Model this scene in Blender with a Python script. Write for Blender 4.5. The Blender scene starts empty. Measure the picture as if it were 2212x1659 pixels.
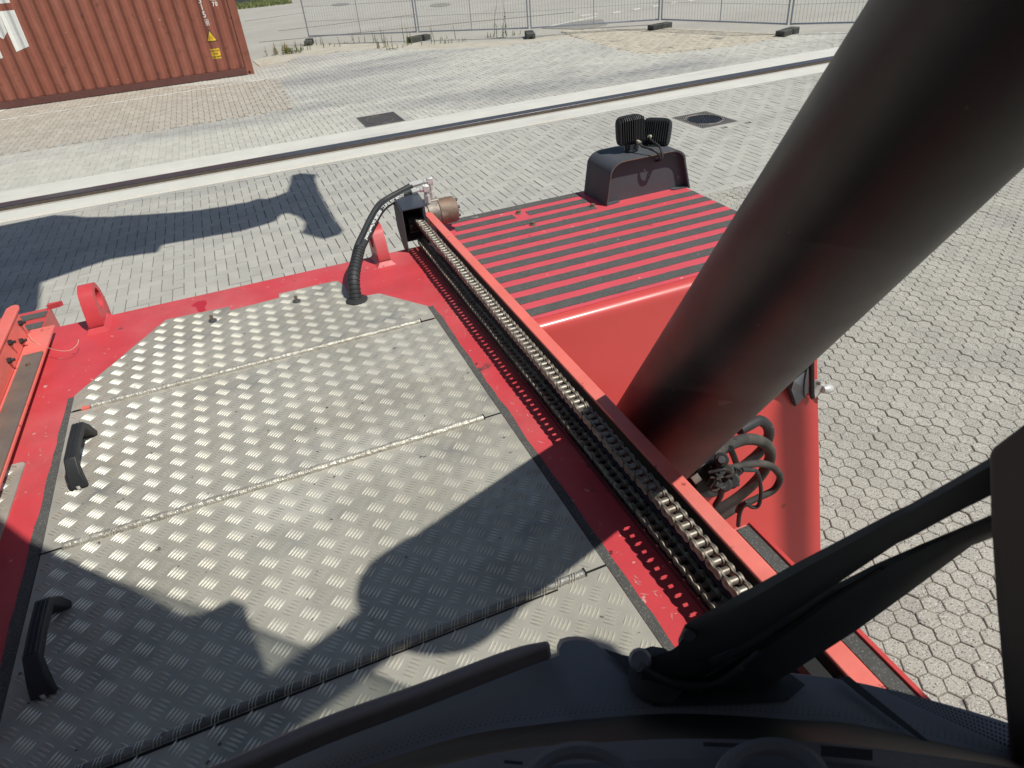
import bpy, bmesh, math, random
import numpy as np
from mathutils import Vector, Matrix
random.seed(7)
C = bpy.context.scene.collection
scene = bpy.context.scene

# ------------------------------------------------------------------ camera, light
CAMZ = 2.7                      # eye height over the ground (m)
DZ = 1.84                       # machine deck height over the ground
# world axes expressed in camera axes (x right, y down, z forward)
R = np.array([[0.92193679, -0.27321628, 0.27456406],
              [-0.37990468, -0.49959335, 0.77851071],
              [-0.07553142, -0.82204583, -0.56438963]])
cam_d = bpy.data.cameras.new('camera'); cam = bpy.data.objects.new('camera', cam_d); C.objects.link(cam)
m = Matrix(((R[0][0], -R[0][1], -R[0][2], 0), (R[1][0], -R[1][1], -R[1][2], 0), (R[2][0], -R[2][1], -R[2][2], CAMZ), (0, 0, 0, 1)))
cam.matrix_world = m
cam_d.sensor_width = 36; cam_d.lens = 36 * 1457 / 2212
cam_d.clip_start = 0.02; cam_d.clip_end = 2000
cam_d.dof.use_dof = True; cam_d.dof.focus_distance = 2.0; cam_d.dof.aperture_fstop = 14.0
scene.camera = cam
SUN = Vector((-0.43, 0.44, -1.0)).normalized()      # direction the light travels
w = bpy.data.worlds.new('World'); scene.world = w; w.use_nodes = True
nt = w.node_tree; sky = nt.nodes.new('ShaderNodeTexSky'); sky.sky_type = 'NISHITA'; sky.sun_disc = False
sky.sun_elevation = math.asin(-SUN.z); sky.sun_rotation = math.atan2(-SUN.x, -SUN.y)
nt.links.new(sky.outputs[0], nt.nodes['Background'].inputs[0]); nt.nodes['Background'].inputs[1].default_value = 0.075
sd = bpy.data.lights.new('sun', 'SUN'); sd.energy = 4.2; sd.angle = math.radians(0.5); sd.color = (1.0, 0.955, 0.88)
so = bpy.data.objects.new('sun', sd); C.objects.link(so); so.rotation_euler = SUN.to_track_quat('-Z', 'Y').to_euler()
scene.view_settings.view_transform = 'Standard'; scene.view_settings.look = 'None'
scene.view_settings.exposure = 0.0; scene.view_settings.gamma = 1.0; scene.view_settings.use_curve_mapping = False

# ------------------------------------------------------------------ measuring helpers (survey sheet 2212 wide)
def ray(px, py):
    v = np.array([px - 1106., py - 830., 1457.]); v = R @ v; return v / np.linalg.norm(v)
def onz(px, py, z):
    r = ray(px, py); t = (z - CAMZ) / r[2]; return Vector((r[0] * t, r[1] * t, z))
def ony(px, py, y):
    r = ray(px, py); t = y / r[1]; return Vector((r[0] * t, y, CAMZ + r[2] * t))
def q1(x, y, ox, oy, s): return ((ox + x * s) * .86406, (oy + y * s) * .86406)

# ------------------------------------------------------------------ mesh builder
class MB:
    def __init__(s): s.v = []; s.f = []
    def add(s, vs, fs):
        b = len(s.v); s.v += [tuple(p) for p in vs]; s.f += [tuple(i + b for i in f) for f in fs]; return s
    def box(s, x0, x1, y0, y1, z0, z1):
        return s.add([(x0, y0, z0), (x1, y0, z0), (x1, y1, z0), (x0, y1, z0), (x0, y0, z1), (x1, y0, z1), (x1, y1, z1), (x0, y1, z1)],
                     [(3, 2, 1, 0), (4, 5, 6, 7), (0, 1, 5, 4), (1, 2, 6, 5), (2, 3, 7, 6), (3, 0, 4, 7)])
    def prism(s, poly, z0, z1, bottom=True):
        n = len(poly); a = sum(poly[i][0] * poly[(i + 1) % n][1] - poly[(i + 1) % n][0] * poly[i][1] for i in range(n))
        if a < 0: poly = poly[::-1]
        vs = [(p[0], p[1], z0) for p in poly] + [(p[0], p[1], z1) for p in poly]
        fs = [tuple(range(n, 2 * n))] + ([tuple(range(n - 1, -1, -1))] if bottom else [])
        fs += [(i, (i + 1) % n, n + (i + 1) % n, n + i) for i in range(n)]
        return s.add(vs, fs)
    def xprism(s, poly, x0, x1):       # poly in (y,z)
        n = len(poly); a = sum(poly[i][0] * poly[(i + 1) % n][1] - poly[(i + 1) % n][0] * poly[i][1] for i in range(n))
        if a < 0: poly = poly[::-1]
        vs = [(x0, p[0], p[1]) for p in poly] + [(x1, p[0], p[1]) for p in poly]
        return s.add(vs, [tuple(range(n, 2 * n)), tuple(range(n - 1, -1, -1))] + [(i, (i + 1) % n, n + (i + 1) % n, n + i) for i in range(n)])
    def tube(s, path, r, n=10, caps=True):
        P = [Vector(p) for p in path]; rs = r if isinstance(r, (list, tuple)) else [r] * len(P)
        t0 = (P[1] - P[0]).normalized(); up = Vector((0, 0, 1)) if abs(t0.z) < .9 else Vector((1, 0, 0))
        u = t0.cross(up).normalized(); vs = []
        for i, p in enumerate(P):
            t = (P[min(i + 1, len(P) - 1)] - P[max(i - 1, 0)]).normalized()
            u = (u - t * u.dot(t)).normalized(); v = t.cross(u)
            for k in range(n):
                a = 2 * math.pi * k / n; vs.append(p + (u * math.cos(a) + v * math.sin(a)) * rs[i])
        fs = []
        for i in range(len(P) - 1):
            for k in range(n):
                a = i * n + k; b = i * n + (k + 1) % n; fs.append((a, b, b + n, a + n))
        if caps: fs += [tuple(range(n - 1, -1, -1)), tuple(range((len(P) - 1) * n, len(P) * n))]
        return s.add(vs, fs)
    def cyl(s, a, b, r, n=16, r2=None): return s.tube([a, b], [r, r if r2 is None else r2], n)
    def strip(s, A, B):                 # surface between two polylines
        n = len(A); return s.add(list(A) + list(B), [(i, i + 1, n + i + 1, n + i) for i in range(n - 1)])
    def slab(s, A, B, off):             # thick ribbon: polylines A,B pushed by off
        off = Vector(off) if not callable(off) else off; n = len(A); vs = []
        for a, b in zip(A, B):
            o = off; vs += [Vector(a), Vector(b), Vector(b) + o, Vector(a) + o]
        fs = []
        for i in range(n - 1):
            for k in range(4): fs.append((i * 4 + k, i * 4 + (k + 1) % 4, i * 4 + 4 + (k + 1) % 4, i * 4 + 4 + k))
        fs += [(3, 2, 1, 0), tuple((n - 1) * 4 + k for k in range(4))]
        return s.add(vs, fs)
    def build(s, name, mat, parent=None, smooth=False, bevel=0, loc=None, segs=2):
        me = bpy.data.meshes.new(name); me.from_pydata(s.v, [], s.f); me.update()
        if smooth:
            bm = bmesh.new(); bm.from_mesh(me); bmesh.ops.recalc_face_normals(bm, faces=bm.faces); bm.to_mesh(me); bm.free()
        me.materials.append(mat); o = bpy.data.objects.new(name, me); C.objects.link(o)
        if smooth:
            for p in me.polygons: p.use_smooth = True
            me.set_sharp_from_angle(angle=math.radians(40))
        if bevel:
            b = o.modifiers.new('bevel', 'BEVEL'); b.width = bevel; b.segments = segs; b.limit_method = 'ANGLE'; b.angle_limit = math.radians(35)
            for p in me.polygons: p.use_smooth = True
            me.set_sharp_from_angle(angle=math.radians(35))
        if parent is not None: o.parent = parent
        if loc: o.location = loc
        return o
def tag(o, label=None, cat=None, group=None, kind=None):
    if label: o['label'] = label
    if cat: o['category'] = cat
    if group: o['group'] = group
    if kind: o['kind'] = kind
    return o
def empty(name, loc=(0, 0, 0), rz=0):
    o = bpy.data.objects.new(name, None); C.objects.link(o); o.location = loc; o.rotation_euler = (0, 0, rz); return o
def catmull(P, k=6):
    P = [Vector(p) for p in P]; Q = [P[0] * 2 - P[1]] + P + [P[-1] * 2 - P[-2]]; out = []
    for i in range(1, len(Q) - 2):
        a, b, c, d = Q[i - 1:i + 3]
        for j in range(k):
            t = j / k; out.append(.5 * ((2 * b) + (c - a) * t + (2 * a - 5 * b + 4 * c - d) * t * t + (3 * b - a - 3 * c + d) * t ** 3))
    return out + [P[-1]]

# ------------------------------------------------------------------ materials
def mat(name, col, rough=.6, metal=0, var=0, vscale=6, col2=None, bump=0, bscale=60, island=0, spec=.5, coat=0, speck=None, stretch=None, thr=(.45, .7)):
    M = bpy.data.materials.new(name); M.use_nodes = True; n = M.node_tree; N = n.nodes; L = n.links; b = N['Principled BSDF']
    b.inputs['Roughness'].default_value = rough; b.inputs['Metallic'].default_value = metal
    b.inputs['Specular IOR Level'].default_value = spec; b.inputs['Coat Weight'].default_value = coat; b.inputs['Coat Roughness'].default_value = .15
    geo = N.new('ShaderNodeNewGeometry'); pos = geo.outputs['Position']
    if stretch:
        mp = N.new('ShaderNodeMapping'); mp.inputs['Scale'].default_value = stretch; L.new(pos, mp.inputs[0]); spos = mp.outputs[0]
    else: spos = pos
    cur = None
    def rgb(c):
        r = N.new('ShaderNodeRGB'); r.outputs[0].default_value = (*c, 1); return r.outputs[0]
    cur = rgb(col)
    def noise(sc, det=4, src=pos, rg=.6):
        t = N.new('ShaderNodeTexNoise'); t.inputs['Scale'].default_value = sc; t.inputs['Detail'].default_value = det; t.inputs['Roughness'].default_value = rg; L.new(src, t.inputs['Vector']); return t.outputs['Fac']
    def ramp(src, a, bb):
        r = N.new('ShaderNodeMapRange'); r.inputs['From Min'].default_value = a; r.inputs['From Max'].default_value = bb; L.new(src, r.inputs['Value']); return r.outputs[0]
    def mix(f, a, c, mode='MIX'):
        x = N.new('ShaderNodeMix'); x.data_type = 'RGBA'; x.blend_type = mode
        if isinstance(f, float): x.inputs[0].default_value = f
        else: L.new(f, x.inputs[0])
        L.new(a, x.inputs[6]); L.new(c, x.inputs[7]); return x.outputs[2]
    if col2: cur = mix(ramp(noise(vscale, 6, spos), *thr), cur, rgb(col2))
    if var:
        f = ramp(noise(vscale * 2.7, 5), .3, .7)
        lo = N.new('ShaderNodeMapRange'); lo.inputs['To Min'].default_value = 1 - var; lo.inputs['To Max'].default_value = 1 + var; L.new(f, lo.inputs['Value'])
        h = N.new('ShaderNodeHueSaturation'); L.new(lo.outputs[0], h.inputs['Value']); L.new(cur, h.inputs['Color']); cur = h.outputs[0]
    if island:
        oi = N.new('ShaderNodeObjectInfo'); ad = N.new('ShaderNodeMath'); ad.operation = 'ADD'; L.new(geo.outputs['Random Per Island'], ad.inputs[0]); L.new(oi.outputs['Random'], ad.inputs[1])
        fr = N.new('ShaderNodeMath'); fr.operation = 'FRACT'; L.new(ad.outputs[0], fr.inputs[0])
        lo = N.new('ShaderNodeMapRange'); lo.inputs['To Min'].default_value = 1 - island; lo.inputs['To Max'].default_value = 1 + island; L.new(fr.outputs[0], lo.inputs['Value'])
        h = N.new('ShaderNodeHueSaturation'); L.new(lo.outputs[0], h.inputs['Value']); L.new(cur, h.inputs['Color']); cur = h.outputs[0]
    if speck:
        for (c, sc, a, bb) in speck: cur = mix(ramp(noise(sc, 2), a, bb), cur, rgb(c))
    L.new(cur, b.inputs['Base Color'])
    if bump:
        bp = N.new('ShaderNodeBump'); bp.inputs['Strength'].default_value = bump; bp.inputs['Distance'].default_value = .01; L.new(noise(bscale, 4), bp.inputs['Height']); L.new(bp.outputs[0], b.inputs['Normal'])
    if metal or rough < .5:
        rr = N.new('ShaderNodeMapRange'); rr.inputs['To Min'].default_value = max(.05, rough - .1); rr.inputs['To Max'].default_value = rough + .12
        L.new(noise(9, 5), rr.inputs['Value']); L.new(rr.outputs[0], b.inputs['Roughness'])
    return M
M = {}
dust = ((.55, .42, .38), 60, .70, .74)
M['red'] = mat('red_paint', (.60, .060, .072), .42, var=.10, vscale=3, col2=(.58, .12, .125), bump=.05, bscale=40, speck=[((.6, .36, .33), 55, .705, .73), ((.16, .03, .03), 33, .715, .74), ((.10, .05, .05), 12, .70, .76)])
M['red_clean'] = mat('red_gloss_paint', (.60, .068, .062), .38, coat=.25, var=.05, vscale=2, speck=[((.3, .05, .04), 14, .76, .79)])
M['red_faded'] = mat('faded_red_paint', (.80, .17, .135), .5, var=.08, vscale=5, col2=(.74, .20, .17), bump=.08, bscale=70, speck=[((.38, .08, .07), 30, .66, .72)])
M['fender_red'] = mat('walkway_red_paint', (.66, .085, .11), .5, var=.06, vscale=4, speck=[((.68, .4, .36), 45, .71, .74), ((.25, .05, .05), 30, .72, .75)])
M['tape'] = mat('grit_tape', (.095, .095, .092), .95, var=.12, vscale=8, bump=.5, bscale=700, speck=[((.24, .23, .21), 420, .56, .68), ((.3, .27, .25), 25, .72, .75)])
M['alu'] = mat('aluminium_tread', (.46, .44, .385), .5, .25, var=.13, vscale=4, col2=(.37, .35, .295), speck=[((.27, .265, .25), 7, .57, .76), ((.56, .54, .48), 3.2, .60, .74), ((.10, .095, .09), 46, .715, .74)], bump=.03, bscale=200)
M['alu_bar'] = mat('worn_tread_bar', (.70, .68, .60), .46, .58, var=.08, vscale=6, col2=(.66, .62, .52), speck=[((.14, .12, .10), 30, .73, .76)])
M['seam'] = mat('rolled_hinge_metal', (.52, .50, .44), .42, .5, var=.1, col2=(.34, .31, .26), vscale=14, bump=.5, bscale=80)
M['seam_dirty_shaded'] = mat('grimy_shaded_hinge_metal', (.30, .29, .27), .45, .4, var=.1, col2=(.04, .04, .04), vscale=7, bump=.5, bscale=80)  # darker hinge metal: black dirt plus shade put into the colour
M['black'] = mat('black_plastic', (.022, .023, .026), .55, var=.15, bump=.05, bscale=90)
M['rubber'] = mat('black_rubber', (.03, .031, .033), .6, var=.2, vscale=12, speck=[((.14, .13, .12), 60, .66, .76)])
M['rubber_dusty'] = mat('dusty_rubber', (.042, .040, .037), .8, var=.2, vscale=12, col2=(.10, .09, .075), speck=[((.02, .02, .02), 50, .62, .7)])
M['grey_steel'] = mat('dark_grey_paint', (.078, .083, .094), .58, spec=.35, var=.06, vscale=5, speck=[((.3, .28, .27), 70, .72, .75)])
M['blue_black'] = mat('blue_black_paint', (.045, .052, .07), .45, var=.1)
M['hydraulic'] = mat('satin_black_cylinder', (.0065, .0075, .011), .44, var=.2, vscale=2, spec=.35, speck=[((.03, .03, .034), 3.0, .62, .75), ((.06, .058, .055), 26, .735, .75)])
M['gunk_and_shade'] = mat('grease_and_shade_black', (.006, .006, .006), .6)  # near black for grime and seals, also painted shade in gaps
M['lint'] = mat('dark_maroon', (.10, .02, .025), .55, var=.15)
M['chrome'] = mat('zinc_fitting', (.66, .66, .64), .32, .3, var=.08, vscale=20)
M['roller'] = mat('worn_roller_steel', (.27, .25, .22), .45, .5, col2=(.17, .13, .09), vscale=60, thr=(.45, .68), var=.2)
M['link'] = mat('oily_link_steel', (.25, .22, .185), .55, .4, col2=(.12, .09, .065), vscale=60, var=.2)
M['link_lit'] = mat('sunlit_link_steel', (.56, .52, .41), .6, .45, col2=(.2, .16, .12), vscale=60, var=.2)  # lighter link copy: sunlight on the lower run put into the colour
M['rust'] = mat('rusty_motor_steel', (.23, .17, .13), .6, .35, col2=(.30, .13, .07), vscale=12, var=.2, bump=.2, bscale=60, speck=[((.42, .36, .30), 16, .6, .75)])
M['castgrey'] = mat('worn_grey_casting', (.30, .27, .235), .55, .4, col2=(.18, .15, .13), vscale=18, var=.15, bump=.2)
M['wearplate'] = mat('bare_steel_wear_plate', (.26, .245, .215), .5, .55, col2=(.36, .29, .2), vscale=5, var=.15, speck=[((.32, .14, .05), 12, .64, .74)])
M['container'] = mat('oxide_red_container', (.285, .092, .058), .6, var=.09, vscale=2, col2=(.31, .115, .078), speck=[((.40, .26, .22), 9, .74, .77), ((.17, .06, .035), 5, .62, .76)], stretch=(2.5, 1, .35))
M['container_dark'] = mat('container_rail_paint', (.14, .055, .045), .6, var=.12, vscale=4)
M['white_paint'] = mat('white_stencil_paint', (.80, .80, .76), .6, var=.04)
M['yellow'] = mat('yellow_label', (.80, .50, .035), .5, var=.04)
M['print'] = mat('black_print', (.03, .03, .03), .7)
M['printfaint'] = mat('red_print', (.55, .25, .03), .7)
STR = (.35, 1.0, 1.0)
M['paver'] = mat('concrete_paver', (.44, .425, .38), .85, var=.07, vscale=1.3, col2=(.35, .34, .315), stretch=(.35, 1.2, 1), thr=(.50, .72), bump=.25, bscale=160, island=.055, speck=[((.16, .155, .15), 13, .70, .78), ((.24, .235, .22), 55, .68, .76)])
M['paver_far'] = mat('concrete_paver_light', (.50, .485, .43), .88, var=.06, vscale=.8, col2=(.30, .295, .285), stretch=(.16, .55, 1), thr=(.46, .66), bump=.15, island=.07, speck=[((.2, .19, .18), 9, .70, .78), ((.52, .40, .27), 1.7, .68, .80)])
M['joint_near'] = mat('joint_sand_dark', (.15, .14, .12), .95, var=.2)
M['joint_hex'] = mat('joint_grit_grey', (.27, .25, .21), .95, var=.3, vscale=3)
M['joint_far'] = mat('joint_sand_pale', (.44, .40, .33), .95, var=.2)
M['tan'] = mat('tan_paver', (.43, .39, .325), .9, var=.07, vscale=1, col2=(.42, .385, .33), stretch=(.4, .9, 1), island=.10, speck=[((.25, .21, .18), 30, .66, .74)])
M['tan_joint'] = mat('tan_joint', (.20, .165, .14), .95)
M['sand'] = mat('pale_sand', (.48, .445, .375), .95, var=.1, vscale=2, col2=(.42, .37, .28), bump=.4, bscale=30, speck=[((.25, .22, .16), 20, .66, .74)])
M['ochre'] = mat('ochre_paver', (.50, .445, .355), .9, var=.07, vscale=1, island=.09, speck=[((.2, .19, .17), 1.3, .62, .74)])
M['hexa'] = mat('exposed_aggregate_paver', (.405, .385, .33), .85, var=.08, vscale=1.1, col2=(.345, .33, .29), thr=(.48, .68), island=.07, bump=.3, bscale=220, speck=[((.08, .08, .09), 120, .575, .63), ((.70, .68, .64), 150, .60, .65), ((.42, .30, .22), 90, .655, .70), ((.17, .165, .15), 8, .70, .80)])
M['concrete'] = mat('pale_cast_concrete', (.62, .605, .55), .85, var=.06, vscale=.8, col2=(.47, .465, .44), stretch=(.25, 1.4, 1), thr=(.52, .75), bump=.15, bscale=60, speck=[((.2, .18, .15), 14, .745, .76)])
M['crumb'] = mat('broken_concrete_crumbs', (.62, .53, .43), .9, var=.15, vscale=10)
M['asphalt'] = mat('sun_bleached_asphalt', (.41, .39, .345), .92, var=.06, vscale=.4, col2=(.37, .345, .30), stretch=(.2, .8, 1), thr=(.42, .65), bump=.4, bscale=60, speck=[((.2, .19, .17), 34, .64, .70), ((.60, .56, .48), 40, .63, .69)])
M['crack'] = mat('dark_asphalt_patch', (.26, .245, .22), .92, var=.2)
M['roadwhite'] = mat('worn_road_paint', (.70, .69, .64), .8, var=.1, vscale=4, col2=(.48, .46, .4), thr=(.5, .62))
M['rail'] = mat('running_rail_steel', (.075, .068, .078), .3, .3, var=.1, vscale=3)
M['railside'] = mat('rusty_rail_side', (.14, .11, .085), .75, .3, var=.2, vscale=6)
M['dark_gap'] = mat('dark_rail_groove', (.035, .033, .028), .95)  # even near-black colour on the groove floor
M['iron'] = mat('cast_iron_cover', (.13, .125, .125), .6, .4, var=.2, vscale=6, col2=(.17, .13, .11), speck=[((.55, .54, .5), 18, .72, .76)])
M['iron_blue'] = mat('dark_iron_lid', (.05, .055, .07), .5, .5, var=.2, vscale=12)
M['galv'] = mat('galvanised_tube', (.36, .39, .43), .45, .6, var=.1)
M['foot'] = mat('recycled_rubber_foot', (.075, .075, .068), .85, var=.15, vscale=6, speck=[((.3, .28, .22), 20, .68, .76)])
M['weed'] = mat('weed_green', (.12, .17, .05), .8, var=.25, vscale=8, col2=(.22, .20, .08), thr=(.45, .6))
M['straw'] = mat('dry_grass', (.42, .33, .17), .85, var=.2, vscale=8, col2=(.2, .22, .08), thr=(.5, .6))
M['cowl'] = mat('dark_blue_grey_cab_panel', (.155, .162, .18), .5, var=.06, vscale=4, speck=[((.16, .15, .15), 22, .73, .77)])
M['trim'] = mat('brown_grey_rubber_trim', (.23, .19, .18), .6, var=.08)
M['dash'] = mat('dark_dashboard_plastic', (.10, .10, .115), .6, var=.1, bump=.1, bscale=400)
M['pillar'] = mat('brown_black_pillar', (.10, .082, .075), .7, var=.05)
M['mirror'] = mat('mirror_glass', (.45, .5, .55), .08, 1.0)
M['wiper'] = mat('wiper_black', (.055, .056, .060), .5, var=.1)
M['face'] = mat('mirror_back_grey', (.20, .215, .235), .45, var=.1, vscale=9)
M['guide'] = mat('glossy_guide_strip', (.12, .14, .20), .2, .6)
M['fresh_red'] = mat('fresh_red_touch_up', (.50, .02, .035), .35)
M['scratch'] = mat('bare_scratch', (.62, .48, .44), .6)
M['cream'] = mat('cream_plug', (.55, .50, .38), .6)
# thin clear glass: light passes, faint sheen
g = bpy.data.materials.new('windscreen_glass'); g.use_nodes = True; gn = g.node_tree; gn.nodes.clear()
out = gn.nodes.new('ShaderNodeOutputMaterial'); tr = gn.nodes.new('ShaderNodeBsdfTransparent'); gl = gn.nodes.new('ShaderNodeBsdfGlossy'); mx = gn.nodes.new('ShaderNodeMixShader'); lw = gn.nodes.new('ShaderNodeLayerWeight'); lw.inputs[0].default_value = .5; pw = gn.nodes.new('ShaderNodeMath'); pw.operation = 'POWER'; pw.inputs[1].default_value = 5; fr = gn.nodes.new('ShaderNodeMapRange')
tr.inputs[0].default_value = (.96, .98, .97, 1); gl.inputs['Roughness'].default_value = .02; gn.links.new(lw.outputs['Facing'], pw.inputs[0]); gn.links.new(pw.outputs[0], fr.inputs['Value']); fr.inputs['To Min'].default_value = .010; fr.inputs['To Max'].default_value = .8
gn.links.new(fr.outputs[0], mx.inputs[0]); gn.links.new(tr.outputs[0], mx.inputs[1]); gn.links.new(gl.outputs[0], mx.inputs[2]); gn.links.new(mx.outputs[0], out.inputs[0]); M['glass'] = g

# ================================================================== SETTING
def inpoly(x, y, P):
    c = False; n = len(P)
    for i in range(n):
        x1, y1 = P[i][:2]; x2, y2 = P[(i + 1) % n][:2]
        if (y1 > y) != (y2 > y) and x < (x2 - x1) * (y - y1) / (y2 - y1) + x1: c = not c
    return c
ground = tag(MB().box(-300, 300, -60, 500, -.5, -.03).build('ground', M['asphalt']), kind='structure')

def pave(name, poly, W, matl, jmat, excl=(), gap=.005, rot=0, ztop=0., near=None, maxparts=0, jitter=.0015):
    """herringbone blocks filling poly; the nearest maxparts are objects, the rest one mesh"""
    xs = [p[0] for p in poly]; ys = [p[1] for p in poly]
    base = tag(MB().prism(poly, -.03, ztop - .012).build(name, jmat), kind='structure')
    cr, sr = math.cos(rot), math.sin(rot); cx, cy = sum(xs) / len(xs), sum(ys) / len(ys); rad = max(max(xs) - min(xs), max(ys) - min(ys)) * .75
    n = int(rad / W) + 2; L = []
    for i in range(-n, n):
        for j in range(-n, n):
            c = (i - j) % 4
            if c == 0: bx = (i * W, (i + 2) * W, j * W, (j + 1) * W)
            elif c == 2: bx = (i * W, (i + 1) * W, (j - 1) * W, (j + 1) * W)
            else: continue
            mx_, my_ = (bx[0] + bx[1]) / 2, (bx[2] + bx[3]) / 2
            X, Y = cx + mx_ * cr - my_ * sr, cy + mx_ * sr + my_ * cr
            if not inpoly(X, Y, poly) or any(inpoly(X, Y, e) for e in excl): continue
            L.append((X, Y, (bx[1] - bx[0]) / 2 - gap / 2, (bx[3] - bx[2]) / 2 - gap / 2))
    if near: L.sort(key=lambda q: near(q[0], q[1]))
    def brick(mb, X, Y, hx, hy, z, tilt):
        g2 = .0025; co = []
        for (a, b_) in ((-1, -1), (1, -1), (1, 1), (-1, 1)):
            for ins, zz in ((0, z - .004), (g2, z)):
                px_, py_ = a * (hx - ins), b_ * (hy - ins)
                co.append((X + px_ * cr - py_ * sr, Y + px_ * sr + py_ * cr, zz + tilt[0] * px_ + tilt[1] * py_))
        bt = [(X + a * hx * cr - b_ * hy * sr, Y + a * hx * sr + b_ * hy * cr, -.02) for (a, b_) in ((-1, -1), (1, -1), (1, 1), (-1, 1))]
        mb.add(co + bt, [(1, 3, 5, 7), (0, 2, 3, 1), (2, 4, 5, 3), (4, 6, 7, 5), (6, 0, 1, 7), (8, 9, 2, 0), (9, 10, 4, 2), (10, 11, 6, 4), (11, 8, 0, 6)])
    rnd = random.Random(len(L))
    for k in range(min(maxparts, len(L))):
        X, Y, hx, hy = L[k]; mb = MB(); brick(mb, 0, 0, hx, hy, ztop, (rnd.gauss(0, .006), rnd.gauss(0, .006)))
        mb.build('paver', matl, base, loc=(X, Y, rnd.gauss(0, jitter)))
    mb = MB()
    for X, Y, hx, hy in L[maxparts:]:
        brick(mb, X + rnd.gauss(0, .0008), Y + rnd.gauss(0, .0008), hx, hy, ztop + rnd.gauss(0, jitter), (rnd.gauss(0, .006), rnd.gauss(0, .006)))
    tag(mb.build('paver_field', matl, base), kind='stuff')
    return base
W = .1040
YB = 6.20                      # seam between block and hexagonal paving
manhole = [(6.20, 8.38), (6.99, 8.38), (6.99, 9.36), (6.20, 9.36)]
ang = 0.0
mh_big = [(6.05, 8.25), (7.12, 8.25), (7.12, 9.48), (6.05, 9.48)]
near_poly = [(-6, YB), (14, YB), (14, 10.17), (-6, 10.17)]
def score(x, y):
    if y > 7.0 and x < 2.5 and x > -3.2: return y - 3 * 0
    if 1.5 < x < 6 and y > 6.8: return y + 1.2
    return 50 + y
pave('block_paving', near_poly, W, M['paver'], M['joint_near'], excl=[manhole], near=score, maxparts=300, gap=.0062)
# soldier course along the concrete
mb = MB(); x = -6.
while x < 14:
    mb.box(x + .002, x + .206, 10.17 + .002, 10.272, -.02, random.gauss(0, .001)); x += .2085
tag(mb.build('border_course', M['paver'], bpy.data.objects['block_paving']), kind='stuff')
brown = [(-9, 14.6), (1.16, 14.6), (1.26, 18.5), (-2.0, 19.9), (-9, 20.2)]
cover = [(1.97, 11.96), (2.82, 11.96), (2.82, 12.96), (1.97, 12.96)]
def gz(*L): return [tuple(onz(*p, 0)[:2]) for p in L]
och = gz((1215, 66), (1425, 60), (1705, 76), (1640, 90), (1560, 103), (1410, 118), (1330, 106), (1250, 82))
fencefoot = [(2.875, 24.3), (5.74, 21.75), (8.29, 19.33), (11.35, 17.53), (12.64, 14.08)]
far_poly = [(-9, 11.94), (14.5, 11.94), (13.6, 13.4), (12.3, 14.3), (11.5, 16.6), (10.6, 16.6), (8.6, 18.2), (7.0, 18.4), (5.6, 19.4), (4.2, 21.3), (2.2, 21.8), (1.5, 20.4), (.9, 20.6), (-1.5, 20.4), (-9, 20.4)]
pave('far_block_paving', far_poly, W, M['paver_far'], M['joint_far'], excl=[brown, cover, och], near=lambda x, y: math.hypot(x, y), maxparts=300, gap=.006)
pave('tan_paving', brown, .1040, M['tan'], M['tan_joint'], near=lambda x, y: math.hypot(x + 2, y), maxparts=200, gap=.011, ztop=.002)
pave('ochre_paving', och, .1040, M['ochre'], M['joint_far'], near=lambda x, y: math.hypot(x, y), maxparts=100, gap=.008, ztop=.003)

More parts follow.
